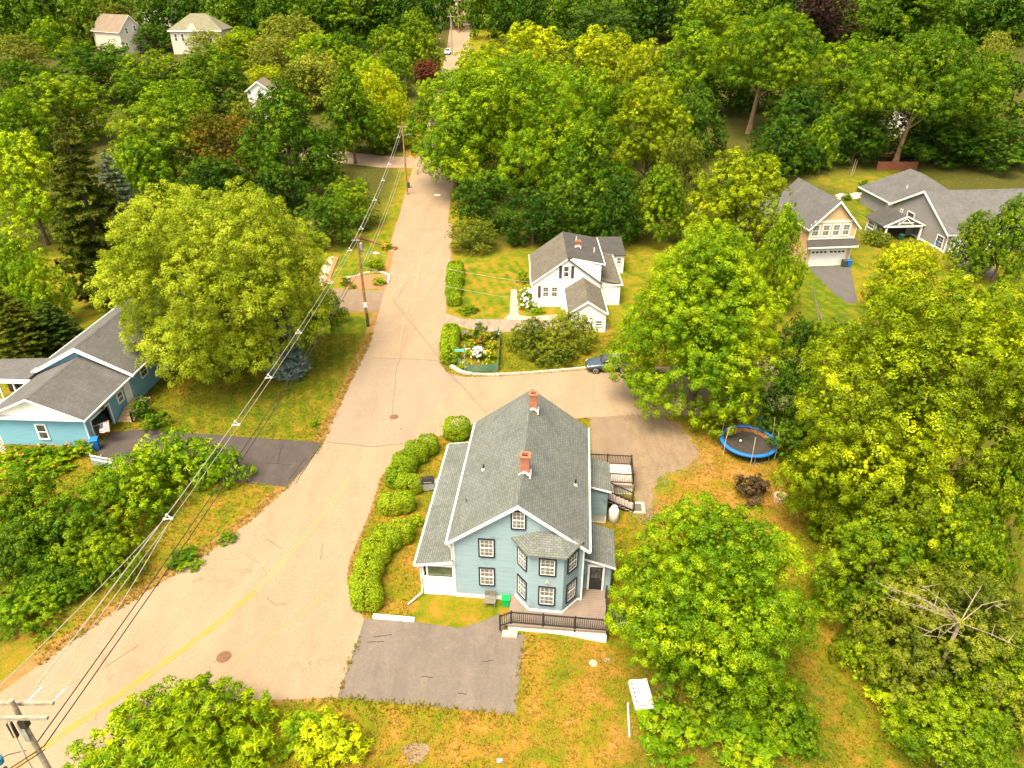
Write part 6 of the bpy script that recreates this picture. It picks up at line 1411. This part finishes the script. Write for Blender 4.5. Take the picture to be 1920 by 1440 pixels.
# right side, round the houses
T('maple_tree', 'yellow-green tree in front of the grey house porch', 1700, 448, 130, 9, 'round', 'yellow', .05)
T('maple_tree', 'small dark tree in front of the grey garage', 1828, 388, 85, 9, 'tall', 'green', .05)
T('maple_tree', 'dark leafy tree at the right edge by the leaning pole', 1895, 358, 120, 12, 'tall', 'green', .05)
T('maple_tree', 'green tree right of the trampoline maple, before the peach house', 1468, 380, 110, 13, 'tall', 'bright', .05)
T('maple_tree', 'dark tree in the gap left of the peach drive', 1500, 590, 100, 8, 'round', 'dark', .03)
T('maple_tree', 'dark shrubby tree between the two biggest maples', 1490, 690, 110, 7, 'round', 'dark', .03)
T('maple_tree', 'green tree below the peach driveway', 1560, 595, 120, 9, 'round', 'green', .03)
T('maple_tree', 'dark tree at the right edge below the leaning pole', 1880, 520, 120, 9, 'round', 'green', .03)
T('maple_tree', 'green tree crowding the right edge below the huge maple', 1875, 800, 170, 12, 'tall', 'green', .03)
T('vine_tree', 'vine-hung tree at the right edge above the dead branches', 1790, 930, 180, 9, 'open', 'green', .03)
T('maple_tree', 'dark tree at the lower right edge', 1880, 1210, 200, 6, 'round', 'green', .02)
T('maple_tree', 'dark bushy tree in the lower right corner', 1800, 1330, 220, 4.5, 'round', 'green', .02)

# ------------------------------------------------------------------ shrubs
S = shrub
S('bush', 'dense dark bush at the left edge of the thicket', 40, 900, 150, 4.2, 'green'); S('bush', 'rounded bush left of the power cables', 240, 862, 190, 4.2, 'bright'); S('bush', 'light green bush before the dark drive', 330, 826, 190, 3.2, 'bright', 'wispy'); S('bush', 'pale feathery bush at the right end of the thicket', 415, 850, 110, 2.6, 'bright', 'wispy')
S('bush', 'dark broad bush in the middle of the thicket', 130, 945, 210, 4.0, 'green'); S('bush', 'dark bush at the left edge under the dense one', 30, 990, 140, 3.5, 'dark'); S('bush', 'low bright plants at the lower left verge', 45, 1115, 170, 1.8, 'bright', 'wispy'); S('bush', 'green bush below the dark broad one', 205, 1010, 130, 3.0, 'green')
S('bush', 'low green shrub at the thicket foot near the road', 110, 1060, 150, 2.0, 'green'); S('bush', 'bronze-tinged shrub between the rounded bushes', 195, 940, 90, 2.6, 'rust', 'wispy')
S('bush', 'low weedy clump on the verge beside the road', 345, 1040, 75, .7, 'green', 'wispy'); S('bush', 'small yellow weed on the verge by the road', 425, 1000, 40, .7, 'bright', 'wispy'); S('bush', 'tiny shrub alone on the left lawn near the road', 588, 787, 22, .6, 'bright')
S('shrub', 'dark round shrub left of the corner pole', 605, 552, 92, 3.4, 'green'); S('bush', 'yellow flowering bush beside the corner pole', 703, 486, 36, 1.6, 'yellow'); S('bush', 'low trimmed bush at the lane mouth', 710, 520, 30, 1.0, 'bright'); S('bush', 'small shrub in the mulch bed left of the pole', 648, 520, 22, 1.0, 'dark'); S('bush', 'yellow clump in the lawn above the lane', 725, 453, 24, .9, 'yellow', 'wispy'); S('bush', 'tiny yellow shrub in the mulch bed', 661, 532, 16, .6, 'yellow')
S('lilac_bush', 'large dark lilac bush by the side road, left mass', 1003, 606, 110, 3.2, 'olive'); S('lilac_bush', 'large lilac bush by the white garage, right mass', 1070, 590, 105, 3.8, 'olive'); S('lilac_bush', 'low lilac shoots between the two masses and the road', 1040, 640, 85, 2.2, 'olive')
S('bush', 'small dark bush at the corner of the white house', 982, 508, 30, 1.6, 'green'); S('bush', 'strip of low green plants at the drive mouth', 878, 575, 44, .7, 'green', 'wispy')
S('plum_bush', 'plum-coloured bush on the dry lawn by the fire pit', 1412, 893, 76, 2.0, 'plum', 'wispy')
S('bush', 'light feathery bush at the bottom edge right of the sumac', 620, 1335, 140, 2.0, 'yellow', 'wispy', dy=-1.0); S('bush', 'low yellow-green shoots behind the feathery bush', 560, 1360, 110, 1.2, 'bright', 'wispy')
S('bush', 'dark green bush right of the trailer', 1330, 1265, 190, 2.6, 'green'); S('bush', 'dark bush at the foot of the dense front maple', 1450, 1290, 170, 2.8, 'green'); S('bush', 'long-leaved shoots at the bottom edge below the trailer', 1260, 1350, 150, 1.6, 'bright', 'wispy'); S('bush', 'long-leaved green bush at the bottom edge, right of the shoots', 1400, 1365, 150, 1.8, 'bright', 'wispy'); S('bush', 'leafy clump at the right end of the bottom bushes', 1490, 1350, 110, 1.8, 'bright', 'wispy')
S('bush', 'bright low bush at the lower right beside the mown path', 1690, 1310, 130, 1.8, 'bright', 'wispy'); S('bush', 'green bush beside the mown path under the thicket', 1640, 1180, 150, 3.0, 'green'); S('bush', 'small bush at the path bend', 1600, 1050, 110, 3.0, 'green'); S('bush', 'dark bush under the vine-hung tree', 1720, 1060, 160, 4, 'dark')
S('bush', 'dark shrub right of the trampoline', 1480, 800, 80, 3.0, 'dark'); S('bush', 'green shrub below the huge maple by the dry lawn', 1570, 925, 100, 4, 'green'); S('bush', 'low dark shrub behind the trampoline', 1450, 770, 70, 2.5, 'dark')
S('bush', 'round bush in front of the grey porch', 1645, 432, 62, 2.0, 'olive'); S('bush', 'round shrub before the white boulders', 1619, 337, 22, 2.6, 'green'); S('bush', 'low shrub at the boulder wall, left', 1590, 364, 22, 1.0, 'green'); S('bush', 'low shrub at the boulder wall, right', 1625, 366, 22, 1.0, 'olive')
S('bush', 'low green plant by the porch, behind the hedge', 780, 968, 38, .7, 'bright', 'wispy')
S('hosta', 'hosta clump beside the aqua steps', 290, 775, 60, 1.6, 'green'); S('bush', 'dark shrub beside the hosta under the silver maple', 262, 745, 50, 2.0, 'dark')
# flowering plants
def flowers(o, col, n, seed, w, h, size=.14):
    g = np.random.default_rng(seed); d = unit(g.normal(size=(n, 3)) + UPV * .9); p = d * np.array([w / 2, w / 2, h * .62]) + np.array([0, 0, h * .40])
    q, v = leaf_cloud(p, d, .10, 9, size, g, .8, .5)
    me = fast_mesh(bpy.data.meshes.new('blossom'), q, np.arange(len(q)).reshape(-1, 3), M('petal_' + '_'.join(str(int(c * 100)) for c in col), col, tuple(c * .8 for c in col), 9, .8)); put('blossom', me, o)['kind'] = 'stuff'
def flower_plant(label, cx, yt, wpx, h, col, fc, n, size=.14, name='flowering_plant', shape='shrub'):
    X, Y, Z, W = stand(cx, yt, wpx, h); t = thing(name, label, 'plant', (X, Y, Z)); rnd = random.Random(label); sw, sh_ = SIZE[shape]
    o = put('foliage', VAR[shape, rnd.randrange(2)], t, (0, 0, 0), rnd.uniform(0, 6), (W / sw, W / sw, h / sh_)); paint(o, LEAF[col]); flowers(t, fc, n, int(cx + yt), W, h, size)
WF, OF, RF, YF, VF = (.78, .72, .68), (.62, .20, .03), (.40, .07, .03), (.62, .45, .03), (.30, .16, .36)
flower_plant('white hydrangea against the corner of the white house', 988, 542, 34, 1.5, 'bright', WF, 34, .17); flower_plant('white hydrangea at the front of the path bed', 988, 560, 36, 1.2, 'bright', WF, 30, .17); flower_plant('low white flowers along the white house wall', 1008, 575, 30, .7, 'bright', WF, 10)
flower_plant('big white hydrangea in the corner garden', 896, 652, 28, 1.3, 'green', WF, 40, .2); flower_plant('tall green plant at the back of the corner garden', 898, 606, 34, 1.7, 'green', VF, 5)
for k, (lab, cx, yt, col, fc) in enumerate((('orange lilies at the right of the corner garden', 922, 640, 'bright', OF), ('rust-red flowers in the middle of the corner garden', 902, 636, 'green', RF), ('orange flowers in the middle of the corner garden', 886, 638, 'bright', OF), ('violet flowers by the corner hedge', 872, 622, 'green', VF), ('yellow plants inside the front of the mesh fence', 872, 676, 'yellow', YF), ('lime green plants at the right of the mesh fence', 915, 676, 'bright', YF), ('white daisies at the back right of the corner garden', 926, 620, 'olive', WF), ('pale flowers left of the big hydrangea', 880, 655, 'bright', WF), ('green clump right of the big hydrangea', 918, 658, 'green', YF), ('tall orange poppies behind the rust-red flowers', 908, 622, 'bright', OF))): flower_plant(lab, cx, yt, 26, .9, col, fc, 12, .11)
for k, (lab, cx, yt, w_) in enumerate((('orange lilies at the left end of the aqua house bed', 15, 848, 70), ('orange lilies below the aqua house window', 65, 842, 70), ('orange lilies right of the aqua house window', 110, 840, 70), ('lily clump in the lower row, left', 35, 872, 80), ('lily clump in the lower row, right', 90, 866, 80), ('lily clump at the right corner of the aqua house', 150, 832, 60))): flower_plant(lab, cx, yt, w_, 1.1, 'bright', OF, 12 - k, .10, 'lily_clump', 'wispy')
flower_plant('orange blossoms in the bed by the peach path', 725, 458, 20, .8, 'yellow', OF, 14, .2)

# ------------------------------------------------------------------ clipped hedges
def hedge(label, pts, seed, group=None, size=.085, col='hedge', name='hedge', dens=340):
    """pts: (px, py of the foot, radius x, radius y, height)"""
    bl = []; x0, y0, _ = at(pts[0][0], pts[0][1])
    for px, py, rx, ry, h in pts: X, Y, _ = at(px, py); bl.append((X - x0, Y - y0, h * .46, rx * 1.03, ry * 1.03, h * .58))
    o = put(name, hedge_mesh(bl, seed, size, dens), None, (x0, y0, 0)); paint(o, LEAF[col]); return tag(o, label, 'hedge', group)
g_ = 'clipped hedge masses along the road'
hedge('ball-shaped clipped hedge at the back corner of the blue house', [(857, 818, 1.15, 1.05, 1.75)], 1, g_)
hedge('curved clipped hedge behind the grill', [(803, 848, .85, .8, 1.6), (782, 862, 1.0, .9, 1.7), (760, 884, 1.0, .9, 1.7), (748, 908, .95, .8, 1.65)], 2, g_)
hedge('small clipped mound in front of the grill', [(768, 922, 1.0, .62, 1.5)], 7, g_)
hedge('squat clipped hedge mass in the middle of the row', [(756, 956, .9, .66, 1.5), (736, 959, .95, .68, 1.5)], 3, g_)
hedge('long clipped hedge running to the parking pad', [(754, 1012, .85, .72, 1.6), (728, 1024, 1.0, .85, 1.65), (708, 1048, .95, .9, 1.65), (694, 1080, .9, .9, 1.65), (686, 1112, .95, .9, 1.6), (690, 1135, 1.0, .75, 1.55)], 4, g_)
hedge('rounded hedge on the street corner of the white house garden', [(846, 640, .95, 1.1, 1.9), (843, 660, .95, 1.2, 1.9), (845, 678, .95, .9, 1.8)], 5, None, .15, dens=110)
hedge('long box hedge between the white house lawn and the road', [(854, 515, 1.1, 1.7, 1.6), (853, 532, 1.1, 1.6, 1.6), (851, 552, 1.0, 1.5, 1.5), (852, 570, .9, .9, 1.4)], 6, None, .14, 'hedge', dens=130)

# dead branches in the right thicket
X, Y, _ = at(1800, 1168, 6.6); Z = 0; t = thing('dead_tree', 'bare bleached branches spreading out of the right thicket', 'dead tree', (X, Y, Z)); b = MB(); rr = random.Random(5)
c0 = Vector((0, 0, 6.6)); b.tube([(0, 0, 0), c0], [.12, .09], 7); b.build('trunk', DEADWOOD, t)
for k in range(11):
    a = rr.uniform(1.9, 5.2) if k < 9 else rr.uniform(-1.2, 1.6); L = rr.uniform(1.8, 4.2) * (1 if k < 9 else .6); e = c0 + Vector((math.cos(a) * L, math.sin(a) * L * .8, rr.uniform(.3, 1.9))); m_ = c0.lerp(e, .5) + Vector((rr.uniform(-.2, .2), rr.uniform(-.2, .2), .25)); b = MB()
    b.tube([c0, m_, e], [.034, .022, .008], 5)
    for j in range(3): s = c0.lerp(e, rr.uniform(.4, .9)); b.tube([s, s + Vector((rr.uniform(-.8, .8), rr.uniform(-.8, .8), rr.uniform(0, .6)))], [.022, .007], 4)
    b.build('branch', DEADWOOD, t)
for k, (px, py, h, dx, lab) in enumerate(((1680, 300, 7, 1, None), (1595, 330, 3.2, .3, 'pair of thin bare saplings on the shaded lawn'), (1535, 600, 4.5, -1.6, 'bare pale stick tree beside the peach lawn'))):
    if lab: X, Y, Z = at(px, py); t = thing('sapling', lab, 'tree', (X, Y, Z)); MB().tube([(0, 0, 0), (dx, .1, h)], [.09, .03], 6).build('stem', DEADWOOD, t); MB().tube([(.35, 0, 0), (.35 + dx * 1.2, .2, h * .9)], [.08, .03], 6).build('stem', DEADWOOD, t)

# ------------------------------------------------------------------ far woods as one mass
far = [crown(1, 1.1, 400 + k, .042, 16, .17, 12, .9, .3, 0, 'far', core=.05) for k in range(3)]
src = []
for m_ in far:
    a = np.zeros(len(m_.vertices) * 3, np.float32); m_.vertices.foreach_get('co', a); v_ = np.zeros(len(m_.polygons), np.float32); m_.attributes['var'].data.foreach_get('value', v_); src.append((a.reshape(-1, 3), v_))
g = np.random.default_rng(77); qs, vs_ = [], []
houses_xy = [o.location[:2] for o in COL.objects if o.name.startswith(('hill_house', 'shingled'))]
for yy in np.arange(272, 318, 11):
    for xx in np.arange(-.80 * yy, .80 * yy, 11):
        X, Y = xx + g.uniform(-4, 4), yy + g.uniform(-4, 4)
        if abs(X + 17.5 + .05 * (Y - 270)) < 9 and Y < 300: continue
        if any(abs(X - hx) < 13 and -16 < Y - hy < 22 for hx, hy in houses_xy): continue
        if X < -40 and Y < 262: continue
        k = g.integers(3); w, h = g.uniform(11, 17), g.uniform(15, 24); a = g.uniform(0, 6.28); c, s = math.cos(a), math.sin(a); v = src[k][0]
        qs.append(np.stack([(v[:, 0] * c - v[:, 1] * s) * w + X, (v[:, 0] * s + v[:, 1] * c) * w + Y, v[:, 2] * h / 1.1 + zt(X, Y)], 1)); vs_.append(np.clip(src[k][1] * .6 + g.uniform(-.1, .5), 0, 1))
print('TRIS', sum(len(m.polygons) * 2 for m in bpy.data.meshes if m.attributes.get('var')))
me = fast_mesh(bpy.data.meshes.new('woodland'), np.concatenate(qs), np.arange(sum(len(q) for q in qs)).reshape(-1, 3), LEAF['dark'], np.concatenate(vs_))
tag(put('woodland', me), 'dark green woods closing the view at the top', 'woods', kind='stuff')

# ------------------------------------------------------------------ grass tufts and weeds
GRASS = leaf('leaf_grass', (.105, .125, .004), (.175, .150, .008), (.30, .19, .035), .3)
def on_hard(x, y):
    m = inside(x, y, road_all) | inside(x, y, PAD)
    for poly in (G((178, 846), (205, 812), (255, 805), (400, 815), (606, 830), (553, 914), (330, 890)), G((1106, 783), (1235, 775), (1312, 850), (1228, 945), (1195, 970), (1112, 905)), G((610, 541), (725, 545), (716, 585), (620, 583)), G((836, 588), (1140, 606), (1140, 622), (846, 608))): m |= inside(x, y, poly)
    c, s = math.cos(HA), math.sin(HA); dx, dy = x - HX, y - HY; lx, ly = dx * c + dy * s, -dx * s + dy * c
    return m | ((lx > -6.5) & (lx < 5.9) & (ly > -2.6) & (ly < 13.2))
n = 130000; gx_, gy_ = g.uniform(-46, 34, n), g.uniform(17, 72, n)
keep = (~on_hard(gx_, gy_) | ((seg_dist(gx_, gy_, PAD, True) < .14) & (gy_ < 30)) | (seg_dist(gx_, gy_, ROAD_L) < .10)) & (np.abs(gx_) < gy_ * .78 + 6); gx_, gy_ = gx_[keep], gy_[keep]
nearroad = np.minimum(seg_dist(gx_, gy_, ROAD_L), seg_dist(gx_, gy_, PAD, True))
hgt = np.where(nearroad < .7, .15, .085) * g.uniform(.6, 1.5, len(gx_))
C = np.stack([gx_, gy_, zt_np(gx_, gy_) + .01], 1); N = len(C); K = 3
C = np.repeat(C, K, 0); hh = np.repeat(hgt, K)[:, None]; a = g.uniform(0, 6.28, N * K); d = np.stack([np.cos(a), np.sin(a), np.zeros(N * K)], 1); base = C + d * g.uniform(0, .10, (N * K, 1)); pr = np.stack([-np.sin(a), np.cos(a), np.zeros(N * K)], 1) * .035
tip = base + d * hh * .8 + UPV * hh
q = np.stack([base - pr * 1.2, base + pr * 1.2, tip], 1).reshape(-1, 3)
zone = sum(np.where(inside(gx_, gy_, ZONES[k][0]), v - .4, 0) for k, v in (('dryA', .7), ('dryB', .62), ('dryC', .6), ('dryD', .72), ('verge', .58), ('vergeL', .55)))
var = np.clip(np.repeat(g.uniform(0, .75, N) + zone * 1.6, K) + g.uniform(-.1, .1, N * K), 0, 1)
me = fast_mesh(bpy.data.meshes.new('grass'), q, np.arange(len(q)).reshape(-1, 3), GRASS, var); tag(put('grass', me), 'short dry grass tufts on the lawns and verges', 'grass', kind='stuff')
# dry leaves blown along the edges
